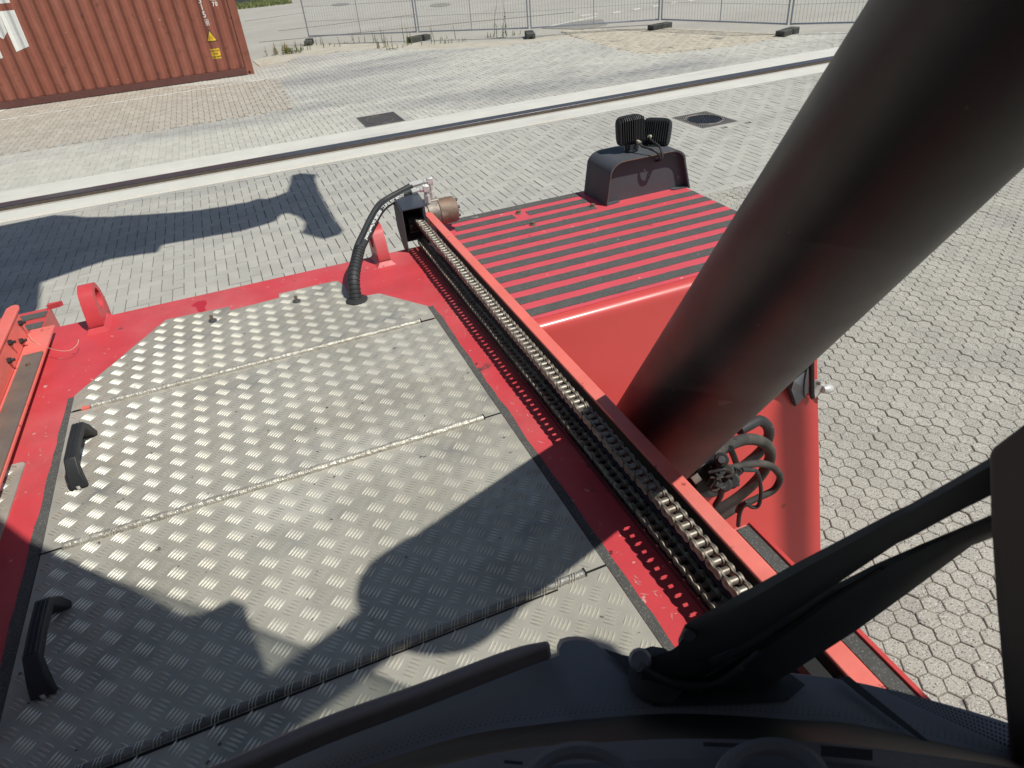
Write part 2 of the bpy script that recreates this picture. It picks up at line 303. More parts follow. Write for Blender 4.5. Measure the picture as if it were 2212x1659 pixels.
# hexagonal paving: stones of three joined hexagons
def hex_paving():
    base = tag(MB().prism([(-6, -8), (16, -8), (16, YB - .01), (-6, YB - .01)], -.03, -.009).build('hexagon_paving', M['joint_hex']), kind='structure')
    p = .0929; a = Vector((0, p)); b = Vector((p * math.cos(math.pi / 6), -p * .5)); Rr = p / math.sqrt(3)
    cells = []
    for i in range(-160, 200):
        for j in range(0, 260):
            if (i - j) % 3: continue
            c = a * i + b * j
            y = c.y; x = c.x
            if x < .9 or x > 15 or y < -.6 or y > YB - .005: continue
            if x > 1.6 + (y + .6) * 1.75 + 1.2: continue
            cells.append((x, y, i, j))
    rnd = random.Random(3)
    def stone(mb, X, Y, z):
        for (di, dj) in ((0, 0), (1, 0), (0, 1)):
            o = a * di + b * dj
            cen = Vector((X, Y)) + o
            mates = [(a * e + b * f) - o for (e, f) in ((0, 0), (1, 0), (0, 1)) if (e, f) != (di, dj)]
            vs = []
            inn = []; outr = []
            for k in range(6):
                th = math.radians(60 * k); v = Vector((math.cos(th), math.sin(th))) * Rr
                # inset from open joints more than from shared grooves
                ins = Vector((0, 0)); w_ = 0
                for s_ in (-30, 30):
                    nrm = Vector((math.cos(th + math.radians(s_)), math.sin(th + math.radians(s_))))
                    shared = any((mt.normalized() - nrm).length < .1 for mt in mates)
                    ins += nrm * (.0002 if shared else .0016)
                outr.append(cen + v - ins * 1.1); inn.append(cen + v - ins * 1.1 - v.normalized() * .0035)
            zc = z
            vs = [(q.x, q.y, zc - .0035) for q in outr] + [(q.x, q.y, zc) for q in inn] + [(q.x, q.y, -.02) for q in outr]
            mb.add(vs, [tuple(range(6, 12))] + [(k, (k + 1) % 6, 6 + (k + 1) % 6, 6 + k) for k in range(6)] + [(12 + k, 12 + (k + 1) % 6, (k + 1) % 6, k) for k in range(6)])
    def sc(c): return abs(c[0] - 1.7 - .15 * c[1]) + abs(c[1] - 1.4) * .8 if c[0] > 1.15 else 9
    cells.sort(key=sc)
    protos = []
    for k in range(4):
        mb = MB(); stone(mb, 0, 0, 0); o = mb.build('hexagon_paver', M['hexa'], base); protos.append(o)
    for k in range(300):
        o = protos[k] if k < 4 else protos[k % 4].copy()
        if k >= 4: C.objects.link(o)
        o.location = (cells[k][0], cells[k][1], rnd.gauss(0, .0018)); o.rotation_euler = (rnd.gauss(0, .012), rnd.gauss(0, .012), 0)
    mb = MB()
    for c in cells[300:]: stone(mb, c[0], c[1], rnd.gauss(0, .0018))
    tag(mb.build('paver_field', M['hexa'], base), kind='stuff')
hex_paving()

# concrete strips either side of the sunk crane rail
s1 = MB()
s1.box(-12, 24, 10.28, 10.76, -.3, .012); tag(s1.build('near_concrete_strip', M['concrete'], bevel=.008), kind='structure')
s2 = MB(); s2.box(-12, 24, 11.30, 11.93, -.3, .014); tag(s2.build('far_concrete_strip', M['concrete'], bevel=.008), kind='structure')
tag(MB().box(-12, 24, 10.765, 11.295, -.3, -.10).build('rail_groove', M['dark_gap']), kind='structure')
rl = empty('crane_rail', (0, 11.12, 0)); tag(rl, 'long straight steel crane rail sunk between two pale concrete strips', 'rail')
MB().box(-12, 24, -.095, .125, -.035, .02).build('rail_head', M['rail'], rl, bevel=.014, segs=3)
MB().box(-12, 24, -.12, -.097, -.10, .002).build('rail_side', M['railside'], rl)
MB().box(-12, 24, -.05, .05, -.14, -.036).build('rail_web', M['railside'], rl)
mb = MB(); rnd = random.Random(5)
for k in range(900):
    u = rnd.random(); cl = rnd.choice([-2.6, -1.2, .2, 1.0, 2.3, 4.8, -3.6]); x = cl + rnd.gauss(0, .35); y = 10.30 + abs(rnd.gauss(0, .03)); r_ = rnd.uniform(.004, .014)
    mb.add([(x - r_, y - r_, .012), (x + r_, y - r_ * .6, .012), (x, y + r_, .012), (x, y, .012 + r_ * .8)], [(0, 1, 3), (1, 2, 3), (2, 0, 3)])
tag(mb.build('concrete_crumbs', M['crumb'], ), 'loose crumbs of broken concrete along the near strip edge', 'rubble', kind='stuff')

# yard markings and patches beyond the fence
def flat(name, P, z0, z1, matl): return MB().prism(P, z0, z1).build(name, matl)
tag(flat('white_line', [(-4.9, 18.28), (1.2, 18.62), (1.2, 18.68), (-4.9, 18.36)], .004, .0075, M['roadwhite']), kind='structure')
tag(flat('white_line', [(-5.6, 18.3), (-4.95, 19.75), (-4.75, 19.75), (-5.3, 18.3)], .004, .0078, M['roadwhite']), kind='structure')
for (cx, cy, sx, sy) in [(735, 9, 20, 3), (951, 10, 23, 4)]:
    P = [onz(cx + sx * math.cos(t), cy + sy * math.sin(t) - sx * math.cos(t) * .06, 0)[:2] for t in [k * .449 for k in range(14)]]
    tag(flat('asphalt_patch', P, -.03, -.020, M['crack']), kind='structure')
P = gz((1170, 60), (1215, 48), (1300, 40), (1312, 52), (1260, 62)); tag(flat('asphalt_patch', P, -.03, -.018, M['crack']), kind='structure')
def line_px(A, B, wd, matl, name):
    a = Vector(onz(*A, 0)[:2]); b = Vector(onz(*B, 0)[:2]); n = (b - a).normalized().orthogonal() * wd / 2
    return tag(flat(name, [a + n, b + n, b - n, a - n], -.03, -.016, matl), kind='structure')
line_px((1175, 58), (1290, 34), .10, M['roadwhite'], 'white_line')
for A, B in [((1253, 33), (1292, 28)), ((1323, 27), (1338, 24)), ((1366, 20), (1382, 17)), ((1408, 13), (1424, 10)), ((1446, 6), (1460, 3)), ((1486, 1), (1500, -2))]: line_px(A, B, .14, M['roadwhite'], 'lane_dash')
for A, B in [((560, 90), (1240, 25)), ((530, 45), (660, 26)), ((600, 66), (900, 30)), ((1240, 62), (1440, 50))]: line_px(A, B, .07, M['crack'], 'asphalt_joint')
tag(flat('sand_patch', gz((545, 130), (600, 118), (660, 95), (1000, 92), (1150, 84), (1210, 72), (1420, 60), (1300, 84), (1060, 103), (940, 125), (900, 112), (850, 104), (720, 112), (640, 128), (560, 142)), -.03, -.012, M['sand']), kind='structure')

# ------------------------------------------------------------------ covers in the paving
cv = empty('utility_cover', (2.395, 12.46, 0)); tag(cv, 'dark rectangular cast iron cover with paint splashes beside the far concrete strip', 'utility cover')
cv.rotation_euler.z = 0
w2, d2 = .345, .42
mb = MB(); mb.box(-w2, w2, -d2, -d2 + .03, -.05, .006); mb.box(-w2, w2, d2 - .03, d2, -.05, .006); mb.box(-w2, -w2 + .025, -d2 + .03, d2 - .03, -.05, .006); mb.box(w2 - .025, w2, -d2 + .03, d2 - .03, -.05, .006)
mb.build('frame', M['iron'], cv)
MB().box(-w2 + .028, w2 - .028, -d2 + .033, d2 - .033, -.05, .001).build('lid', M['iron'], cv)
mb = MB()
for k in range(-9, 10):
    for l in range(-11, 12):
        x, y = k * .033, l * .033
        if abs(x) < w2 - .04 and abs(y) < d2 - .05 and not .78 < (x / .25) ** 2 + (y / .33) ** 2 < 1.1: mb.box(x - .009, x + .009, y - .009, y + .009, .001, .005)
tag(mb.build('stud_pattern', M['iron'], cv), kind='stuff')
mb = MB(); mb.tube([(.25 * math.cos(t * .2), .33 * math.sin(t * .2), .002) for t in range(33)], .006, 6, False); mb.build('raised_ring', M['iron'], cv)
cr_ = empty('manhole_cover', (6.595, 8.87, 0)); tag(cr_, 'round blue black manhole lid in a square ribbed frame behind the work lamps', 'manhole cover')
hx_, hy_ = .318, .405
mb = MB(); n = 40; outer = []
for k in range(n):
    t = 2 * math.pi * k / n; c, s_ = math.cos(t), math.sin(t); m_ = max(abs(c), abs(s_)); outer.append((hx_ * c / m_, hy_ * s_ / m_))
inner = [(.262 * math.cos(2 * math.pi * k / n), .29 * math.sin(2 * math.pi * k / n)) for k in range(n)]
mb.add([(x, y, .004) for x, y in outer] + [(x, y, .004) for x, y in inner], [(k, (k + 1) % n, n + (k + 1) % n, n + k) for k in range(n)])
mb.build('frame', M['castgrey'], cr_)
mb = MB()
for k in range(-26, 27):
    x = k * .03
    for seg in range(40):
        y = -hy_ + .01 + seg * (2 * hy_ - .02) / 40; X = x + (y) * .6
        if abs(X) < hx_ - .012 and (X / .27) ** 2 + (y / .30) ** 2 > 1.04:
            dy = (2 * hy_ - .02) / 40; mb.add([(X - .007, y, .0045), (X + .007, y, .0045), (X + .007 + dy * .6, y + dy, .0045), (X - .007 + dy * .6, y + dy, .0045)], [(0, 1, 2, 3)])
tag(mb.build('frame_grooves', M['gunk_and_shade'], cr_), kind='stuff')
mb = MB(); mb.prism([(.245 * math.cos(2 * math.pi * k / 32), .27 * math.sin(2 * math.pi * k / 32)) for k in range(32)], -.03, -.004); mb.build('lid', M['iron_blue'], cr_)
mb = MB(); rr_ = random.Random(2)
for rg in range(1, 6):
    for k in range(rg * 6):
        t = 2 * math.pi * k / (rg * 6); x, y = rg * .041 * math.cos(t), rg * .045 * math.sin(t); mb.box(x - .010, x + .010, y - .010, y + .010, -.004, .004)
tag(mb.build('lid_studs', M['iron_blue'], cr_), kind='stuff')
mb = MB(); mb.tube([(.262 * math.cos(t * .2), .29 * math.sin(t * .2), .004) for t in range(33)], .008, 6, False); mb.build('rim', M['castgrey'], cr_)
for (cx, cy, wx, wy, nm) in ((6.595, 8.87, .318, .405, 'block_paving'), (2.395, 12.46, .345, .42, 'far_block_paving')):
    for (a, b, c, d) in ((cx - wx - .115, cx + wx + .115, cy - wy - .110, cy - wy - .004), (cx - wx - .115, cx + wx + .115, cy + wy + .004, cy + wy + .110), (cx - wx - .115, cx - wx - .004, cy - wy - .003, cy + wy + .003), (cx + wx + .004, cx + wx + .115, cy - wy - .003, cy + wy + .003)):
        n_ = max(1, round(max(b - a, d - c) / .208))
        for k in range(n_):
            if b - a > d - c: MB().box(a + (b - a) * k / n_ + .002, a + (b - a) * (k + 1) / n_ - .002, c, d, -.02, .003).build('paver', M['paver'], bpy.data.objects[nm])
            else: MB().box(a, b, c + (d - c) * k / n_ + .002, c + (d - c) * (k + 1) / n_ - .002, -.02, .003).build('paver', M['paver'], bpy.data.objects[nm])
mb = MB(); x = .9
while x < 14:
    mb.box(x + .002, x + .206, YB - .052, YB + .052, -.02, .005 + random.gauss(0, .0006)); x += .2085
tag(mb.build('border_course', M['paver'], bpy.data.objects['block_paving']), kind='stuff')

# ------------------------------------------------------------------ shipping container
YC = 19.75; XR = .83; PIT = .278
def prof(x):
    u = ((XR - .17 - x) % PIT) / PIT
    s0, s1 = .25, .50
    if u < s0: return YC + .024
    if u < s1: return YC + .024 + .040 * (u - s0) / (s1 - s0)
    if u < .75: return YC + .064
    return YC + .064 - .040 * (u - .75) / .25
cont = empty('shipping_container', (XR, YC, 0)); tag(cont, 'oxide red corrugated high cube shipping container standing beyond the crane rail', 'shipping container')
def cb(mb, name, mt, bevel=0): 
    o = mb.build(name, mt, cont, bevel=bevel); o.matrix_parent_inverse = Matrix.Translation((-XR, -YC, 0)); return o
mb = MB(); xs = []; x = XR - .17
BR = [0, .25, .50, .75]
while x > XR - 12.0: xs += [x - PIT * q for q in BR]; x -= PIT
A = [(x, prof(x - 1e-6), .17) for x in xs]; B = [(p[0], p[1], 2.80) for p in A]
mb.strip(A, B); cb(mb, 'side_panel', M['container'])
cb(MB().box(XR - 12.02, XR - .172, YC, YC + .06, .015, .165), 'bottom_rail', M['container_dark'])
mb = MB().box(XR - 12.02, XR - .172, YC + .002, YC + .08, 2.79, 2.89); cb(mb, 'top_rail', M['container'])
mb = MB().box(XR - .172, XR, YC, YC + .15, .12, 2.78); mb.box(XR - .185, XR - .173, YC + .012, YC + .05, .17, 2.79); cb(mb, 'corner_post', M['container'])
mb = MB().box(XR - .178, XR + .001, YC - .004, YC + .162, .0, .118); cb(mb, 'corner_casting', M['container'], .006)
cb(MB().prism([(XR - .11 + .024 * math.cos(k * .628), .060 + .036 * math.sin(k * .628)) for k in range(10)], 0, .002), 'casting_hole', M['gunk_and_shade']).matrix_parent_inverse = Matrix.Translation((-XR, -YC, 0)) @ Matrix.Translation((0, YC - .005, 0)) @ Matrix.Rotation(math.pi / 2, 4, 'X')
cb(MB().box(XR - 12.02, XR - .02, YC + .07, YC + 2.43, .10, .16).box(XR - 12.02, XR - .02, YC + .07, YC + 2.43, 2.80, 2.86).box(XR - 12.02, XR - .02, YC + 2.40, YC + 2.438, .16, 2.80).box(XR - .06, XR - .02, YC + .07, YC + 2.40, .16, 2.80).box(XR - 12.02, XR - 11.98, YC + .07, YC + 2.40, .16, 2.80), 'box_body', M['container'])
def clipx(P, x0, x1):
    for (lim, sg) in ((x0, 1), (x1, -1)):
        Q = []
        for i in range(len(P)):
            a, b = P[i - 1], P[i]; da, db = sg * (a[0] - lim), sg * (b[0] - lim)
            if da >= 0: 
                if db < 0: t = da / (da - db); Q.append((a[0] + (b[0] - a[0]) * t, a[1] + (b[1] - a[1]) * t))
            elif db >= 0:
                t = da / (da - db); Q.append((a[0] + (b[0] - a[0]) * t, a[1] + (b[1] - a[1]) * t))
            if db >= 0: Q.append(b)
        P = Q
        if len(P) < 3: return []
    return P
def drape(polys, off):
    mb = MB()
    for P in polys:
        a = min(p[0] for p in P); b = max(p[0] for p in P)
        for k in range(len(xs) - 1):
            h, l = xs[k], xs[k + 1]
            if l > b or h < a: continue
            Q = clipx(P, l, h)
            if len(Q) >= 3: mb.add([(q[0], prof(min(max(q[0], l + 1e-6), h - 1e-6)) - off, q[1]) for q in Q], [tuple(range(len(Q)))])
    return mb
def text_tris(s, size, bold=.0):
    cu = bpy.data.curves.new('t', 'FONT'); cu.body = s; cu.size = size; cu.align_x = 'CENTER'; cu.offset = bold; cu.resolution_u = 3
    o = bpy.data.objects.new('t', cu); C.objects.link(o); dg = bpy.context.evaluated_depsgraph_get(); me = bpy.data.meshes.new_from_object(o.evaluated_get(dg))
    T = []
    for p in me.polygons: T.append([(me.vertices[i].co.x, me.vertices[i].co.y) for i in p.vertices])
    bpy.data.objects.remove(o); bpy.data.curves.remove(cu); bpy.data.meshes.remove(me); return T
def put(T, x, z, sx=1, sz=1): return [[(p[0] * sx + x, p[1] * sz + z) for p in t] for t in T]
big = [[(-4.07, 1.12), (-3.78, 1.20), (-3.77, 1.92), (-4.07, 1.92)], [(-4.07, 1.92), (-4.08, 1.52), (-4.21, 1.39), (-4.34, 1.50), (-4.36, 1.92)], [(-4.66, .97), (-4.37, 1.04), (-4.36, 1.92), (-4.66, 1.92)], [(-4.9, 2.06), (-3.78, 2.06), (-3.78, 2.36), (-4.9, 2.36)]]
for b_ in (big[:3], big[3:]): cb(drape(b_, .002), 'white_letter', M['white_paint'])
dg_ = []
for ch, z in (('3', 1.655), ('1', 1.51), ('5', 1.355)): cb(drape(put(text_tris(ch, .185, .004), .055 + (1.41 - z) * .03, z, .8, 1), .002), 'painted_digit', M['white_paint'])
def outline(x0, x1, z0, z1, w_): return [[(x0, z0), (x0 + w_, z0), (x0 + w_, z1), (x0, z1)], [(x1 - w_, z0), (x1, z0), (x1, z1), (x1 - w_, z1)], [(x0 + w_, z0), (x1 - w_, z0), (x1 - w_, z0 + w_), (x0 + w_, z0 + w_)], [(x0 + w_, z1 - w_), (x1 - w_, z1 - w_), (x1 - w_, z1), (x0 + w_, z1)]]
cb(drape(put(text_tris('0', .13, .003), .068, 1.20, .75, .95), .002), 'painted_digit', M['white_paint'])
cb(drape(outline(.026, .110, 1.182, 1.312, .008), .002), 'digit_frame', M['white_paint'])
for ch, x in (('7', .325), ('0', .39)): cb(drape(put(text_tris(ch, .125, .004), x, 1.565, .85, 1), .002), 'painted_digit', M['white_paint'])
for ch, x in (('I', .312), ('C', .352)): cb(drape(put(text_tris(ch, .10, .002), x, 1.70, .9, 1), .002), 'painted_letter', M['white_paint'])
cb(drape(outline(.275, .408, 1.68, 1.80, .008), .002), 'code_frame', M['white_paint'])
cb(drape([[(-.075, .825), (.195, .825), (.06, 1.10)]], .002), 'warning_triangle_border', M['print'])
cb(drape([[(-.045, .845), (.165, .845), (.06, 1.065)]], .004), 'warning_triangle', M['yellow'])
cb(drape(put(text_tris('DANGER', .028), .06, .925) + put(text_tris('HIGH', .028), .06, .89), .006), 'triangle_print', M['printfaint'])
cb(drape([[(-.045, .455), (.165, .45), (.17, .67), (-.04, .675)]], .002), 'caution_plate', M['yellow'])
for t_, z_, w_ in (('CAUTION', .61, .85), ('HIGH', .545, .85), ('CONTAINER', .475, .78)): cb(drape(put(text_tris(t_, .052, .0012), .062, z_, w_), .004), 'caution_text', M['print'])

# ------------------------------------------------------------------ mobile fence
E_ = Vector(fencefoot[4]); F2 = onz(*q1(2010, 232, 1400, 0, 800 / 2212), 0)
dF = (Vector((F2.x, F2.y)) - E_).normalized() * 3.5
posts = [Vector(p) for p in fencefoot] + [E_ + dF]
plabels = ['mesh fence panel at the left end of the row, behind low weeds', 'mesh fence panel with two tall weeds growing up through it', 'mesh fence panel in front of the road lane dashes', 'mesh fence panel over the ochre paving, between two long rubber feet', 'mesh fence panel at the right end, running behind the black cylinder']
for i in range(5):
    a, b = posts[i], posts[i + 1]; d = b - a; Ln = d.length - .09; o = empty('mesh_fence', (a.x, a.y, .20), math.atan2(d.y, d.x))
    tag(o, plabels[i], 'fence', 'mobile fence panels in a row')
    x0, x1 = .045, .045 + Ln
    for xx, nm in ((x0, 'post'), (x1, 'post'), ((x0 + x1) / 2, 'middle_post')): MB().cyl((xx, 0, 0), (xx, 0, 1.95), .021 if nm == 'post' else .013, 8).build(nm, M['galv'], o, smooth=True)
    for zz in (0.02, 1.95): MB().cyl((x0, 0, zz), (x1, 0, zz), .019, 8).build('rail_tube', M['galv'], o, smooth=True)
    mb = MB(); nx = 42
    for k in range(1, nx): xx = x0 + Ln * k / nx; mb.tube([(xx, .012, .02), (xx, .012, 1.95)], .0032, 4, False)
    for k in range(1, 5): mb.tube([(x0, .016, .02 + .40 * k), (x1, .016, .02 + .40 * k)], .0036, 4, False)
    tag(mb.build('wire_mesh', M['galv'], o), kind='stuff')
flabels = ['black rubber fence foot at the far left end, seen end on among weeds', 'black rubber fence foot lying partly behind thin green stalks', 'small dark fence foot at the edge of the pale block paving', 'long black rubber fence foot on the ochre paving, left one of two', 'long black rubber fence foot nearest the black cylinder']
fdir = [1.35, .35, 1.25, .25, .38]
for i in range(5):
    o = empty('fence_weight', (posts[i].x, posts[i].y, -.028), fdir[i]); tag(o, flabels[i], 'fence foot', 'rubber feet under the fence')
    MB().box(-.36, .36, -.12, .12, 0, .15).build('block', M['foot'], o, bevel=.015)
    for s_ in (-1, 1): MB().box(s_ * .365 - .004, s_ * .365 + .004, -.05, .05, .03, .075).build('grip_slot', M['gunk_and_shade'], o)
    mb = MB()
    for k in range(-5, 6):
        if k: mb.box(k * .06 - .006, k * .06 + .006, -.126, -.1205, .02, .13)
    tag(mb.build('ribs', M['foot'], o), kind='stuff')

# weeds
def weed(px, py, h, lab, grp=None, n=1, straw=False, leaf=.05):
    p = onz(px, py, 0); o = empty('weed', (p.x, p.y, -.02)); tag(o, lab, 'weed', grp); r = random.Random(int(px * 7 + py)); mb = MB(); lf = MB()
    for k in range(n):
        bx, by = (r.gauss(0, .05 * n ** .5), r.gauss(0, .05)) if n > 1 else (0, 0); hh = h * r.uniform(.6, 1.05) if n > 1 else h; lx = r.gauss(0, .10) * hh; ly = r.gauss(0, .06) * hh
        path = [(bx + lx * t * t, by + ly * t * t, hh * t) for t in (0, .3, .6, .8, 1)]; mb.tube(path, [.009, .008, .006, .004, .002], 4)
        for q in range(int(8 + hh * 60 * (1 if leaf > .02 else .3))):
            t = r.uniform(.05, 1); a = r.uniform(0, 6.28); L_ = leaf * r.uniform(.5, 1.2) * (1.1 - t * .6); c = Vector((bx + lx * t * t, by + ly * t * t, hh * t)); d = Vector((math.cos(a), math.sin(a), r.uniform(.1, .9))).normalized() * L_; s_ = Vector((-math.sin(a), math.cos(a), 0)) * L_ * .18
            lf.add([c, c + d * .5 + s_, c + d, c + d * .5 - s_], [(0, 1, 2, 3)])
    tag(mb.build('stalk', M['straw' if straw else 'weed'], o), kind='stuff' if n > 1 else None); tag(lf.build('leaves', M['straw' if straw else 'weed'], o), kind='stuff')
s6 = 600 / 2212
def wp(x, y): return q1(x, y, 740, 0, s6)
weed(*wp(1938, 335), .98, 'tallest thin green weed in front of the fence, with feathery top', leaf=.07)
weed(*wp(1830, 330), .95, 'tall thin green weed just left of the tallest feathery one', leaf=.05)
weed(*wp(1882, 342), .45, 'bushy light green weed between the two tallest stalks', n=4, leaf=.08)
weed(*wp(1000, 405), .72, 'tall dark weed stalk left of the second fence foot', leaf=.04)
weed(*wp(1048, 410), .52, 'green weed clump against the second fence foot', n=4, leaf=.05)
weed(*wp(820, 390), .45, 'leaning green weed at the pale paving corner', n=2)
weed(*wp(790, 440), .30, 'dark green clump at the tip of the ochre sand', n=7)
weed(*wp(722, 388), .38, 'forked weed between first and second fence foot', n=2)
weed(*wp(890, 445), .36, 'lone weed standing in the ochre sand patch')
weed(*wp(50, 465), .30, 'wide green tuft beside the first fence foot', n=9)
weed(*wp(175, 420), .25, 'small tuft pressed against the first fence foot', n=4)
ORD = 'first second third fourth fifth sixth seventh eighth ninth tenth eleventh twelfth thirteenth fourteenth fifteenth sixteenth seventeenth eighteenth nineteenth'.split()
SW = [(408, 430, .33, 1), (520, 370, .2, 1), (536, 400, .26, 1), (583, 385, .16, 1), (636, 388, .2, 1), (295, 415, .12, 3), (320, 430, .14, 2), (458, 400, .1, 2), (1250, 400, .5, 1), (1280, 405, .48, 1), (1330, 360, .1, 3), (1470, 355, .38, 1), (1400, 395, .12, 5), (1530, 370, .1, 3), (1760, 345, .16, 4), (2020, 318, .14, 3), (1160, 420, .2, 1), (950, 440, .1, 2), (860, 460, .1, 3)]
for (x, y, h, n) in SW:
    weed(*wp(x, y), h, ORD[sorted(q[0] for q in SW).index(x)] + ' small scrubby weed counted from the left along the fence', 'small weeds along the fence', n=n)
weed(*q1(1560, 1060, 500, 0, 280 / 2212), .32, 'dry straw coloured tuft to the left of the fence', n=12, straw=True, leaf=.09)
weed(*q1(1700, 1040, 500, 0, 280 / 2212), .22, 'low half dry tuft right of the straw one', n=9, straw=True, leaf=.08)
weed(*q1(1850, 1050, 500, 0, 280 / 2212), .20, 'low spreading green tuft before the first fence foot', n=12, leaf=.09)
# verge far beyond the container
mb = MB(); r = random.Random(9); a0 = onz(560, 12, 0)
for k in range(2600):
    x = a0.x + r.uniform(-2.5, 1.6); y = a0.y + r.uniform(-1.0, 4); h = r.uniform(.05, .22); mb.add([(x, y, -.03), (x + .06, y, -.03), (x + r.gauss(0, .1), y + r.gauss(0, .1), h)], [(0, 1, 2)])
tag(mb.build('grass_verge', M['weed']), 'strip of rough green grass on the far side of the road', 'grass', kind='stuff')
tag(MB().box(a0.x - 9, a0.x + 3.0, a0.y + 2.2, a0.y + 2.4, -.03, .5).build('kerb_wall', M['grey_steel'], bevel=.02), 'low dark edge wall behind the far grass strip', 'wall')

# ================================================================== THE MACHINE
mach = empty('reach_stacker', (0, 0, 0)); tag(mach, 'red container handling machine seen from its cab, with tread plate deck and black cylinder', 'container handler')
def PB(mb, name, mt, parent=mach, **k):      # machine part in deck coordinates (z=0 deck top)
    mb.v = [(v[0], v[1], v[2] + DZ) for v in mb.v]; return mb.build(name, M[mt], parent, **k)
deck = [(-1.1, -.6), (-1.1, 2.085), (-.74, 2.09), (.424, 2.082), (.530, 2.082), (.530, -.6)]
PB(MB().prism(deck, -.02, 0), 'deck_plate', 'red', bevel=.004)
PB(MB().box(-1.0, .50, -.6, 2.0, -1.3, -.022), 'chassis', 'red_clean')
# lifting lugs
def lug(x0, x1, yb):
    pr = [(yb, 0), (yb + .02, .06), (yb + .045, .100), (yb + .08, .112), (yb + .115, .100), (yb + .14, .065), (yb + .145, .02), (yb + .12, -.06), (yb + .08, -.06)]
    hc = (yb + .085, .062); hr = .030; n = 24
    outl = []
    for k in range(n):      # radial resample
        t = 2 * math.pi * k / n; d = (math.cos(t), math.sin(t)); best = .02
        for i in range(len(pr)):
            a, b = pr[i], pr[(i + 1) % len(pr)]; ex, ey = b[0] - a[0], b[1] - a[1]; det = d[0] * ey - d[1] * ex
            if abs(det) < 1e-9: continue
            tt = ((a[0] - hc[0]) * ey - (a[1] - hc[1]) * ex) / det; uu = ((a[0] - hc[0]) * d[1] - (a[1] - hc[1]) * d[0]) / det
            if tt > 0 and -1e-6 <= uu <= 1 + 1e-6: best = max(best, tt)
        outl.append((hc[0] + d[0] * best, hc[1] + d[1] * best))
    inn = [(hc[0] + hr * math.cos(2 * math.pi * k / n), hc[1] + hr * math.sin(2 * math.pi * k / n)) for k in range(n)]
    vs = [(x0, *p) for p in outl] + [(x0, *p) for p in inn] + [(x1, *p) for p in outl] + [(x1, *p) for p in inn]; fs = []
    for k in range(n):
        l = (k + 1) % n; fs += [(k, n + k, n + l, l), (2 * n + k, 2 * n + l, 3 * n + l, 3 * n + k), (k, l, 2 * n + l, 2 * n + k), (n + k, 3 * n + k, 3 * n + l, n + l)]
    PB(MB().add(vs, fs), 'lifting_lug', 'red', smooth=True)
    PB(MB().add([(x0 - .012, yb - .012, 0), (x1 + .012, yb - .012, 0), (x1 + .012, yb + .09, 0), (x0 - .012, yb + .09, 0), (x0, yb, .012), (x1, yb, .012), (x1, yb + .09, .012), (x0, yb + .09, .012)], [(0, 1, 5, 4), (1, 2, 6, 5), (3, 0, 4, 7)]), 'weld_bead', 'red')
lug(-.530, -.492, 1.99); lug(.302, .338, 1.99)

# tread plates
P1 = [(-.5306, 1.6441), (-.3302, 1.9553), (-.25, 1.951), (-.158, 1.944), (-.156, 1.917), (-.018, 1.925), (-.015, 1.953), (.106, 1.953), (.158, 1.950), (.172, 1.905), (.170, 1.80), (.200, 1.80), (.225, 1.800), (.2528, 1.796), (.3545, 1.6477), (.3545, 1.5715), (.312, 1.5715), (.312, 1.5665), (-.488, 1.5665), (-.488, 1.5715), (-.530, 1.5715)]
P2 = [(-.530, 1.5640), (.3545, 1.5640), (.3545, 1.0945), (-.522, 1.0945)]
P3 = [(-.522, 1.0905), (.3545, 1.0905), (.3545, .6385), (-.524, .6385)]
P4 = [(-.524, .6345), (.3545, .6345), (.3545, .10), (-.524, .10)]
P5 = [(-.66, 1.02), (-.607, 1.02), (-.60, 1.235), (-.598, 1.41), (-.612, 1.413), (-.66, 1.413)]
def clipin(x, y, P, mrg):
    return all(inpoly(x + dx, y + dy, P) for dx, dy in ((mrg, mrg), (-mrg, mrg), (mrg, -mrg), (-mrg, -mrg)))
def bar(mb, x, y, dx, dy, L_, w_, h_):
    nx, ny = -dy, dx; T = []
    st = (-1, -.55, 0, .55, 1); wd = (0, .72, 1, .72, 0)
    left = [(x + dx * L_ * s_ + nx * w_ * q, y + dy * L_ * s_ + ny * w_ * q) for s_, q in zip(st, wd)]
    right = [(x + dx * L_ * s_ - nx * w_ * q, y + dy * L_ * s_ - ny * w_ * q) for s_, q in zip(st, wd)]
    top = [(x + dx * L_ * s_ * .96, y + dy * L_ * s_ * .96) for s_ in st]
    vs = [(*left[0], 0)] + [(*p, 0) for p in left[1:4]] + [(*left[4], 0)] + [(*p, 0) for p in right[1:4]] + [(*top[k], h_ * (.75 if k in (1, 3) else 1)) for k in (1, 2, 3)]
    # 0 tip, 1-3 left, 4 tip, 5-7 right, 8-10 ridge
    mb.add(vs, [(0, 8, 1), (1, 8, 9, 2), (2, 9, 10, 3), (3, 10, 4), (0, 5, 8), (5, 6, 9, 8), (6, 7, 10, 9), (7, 4, 10)])
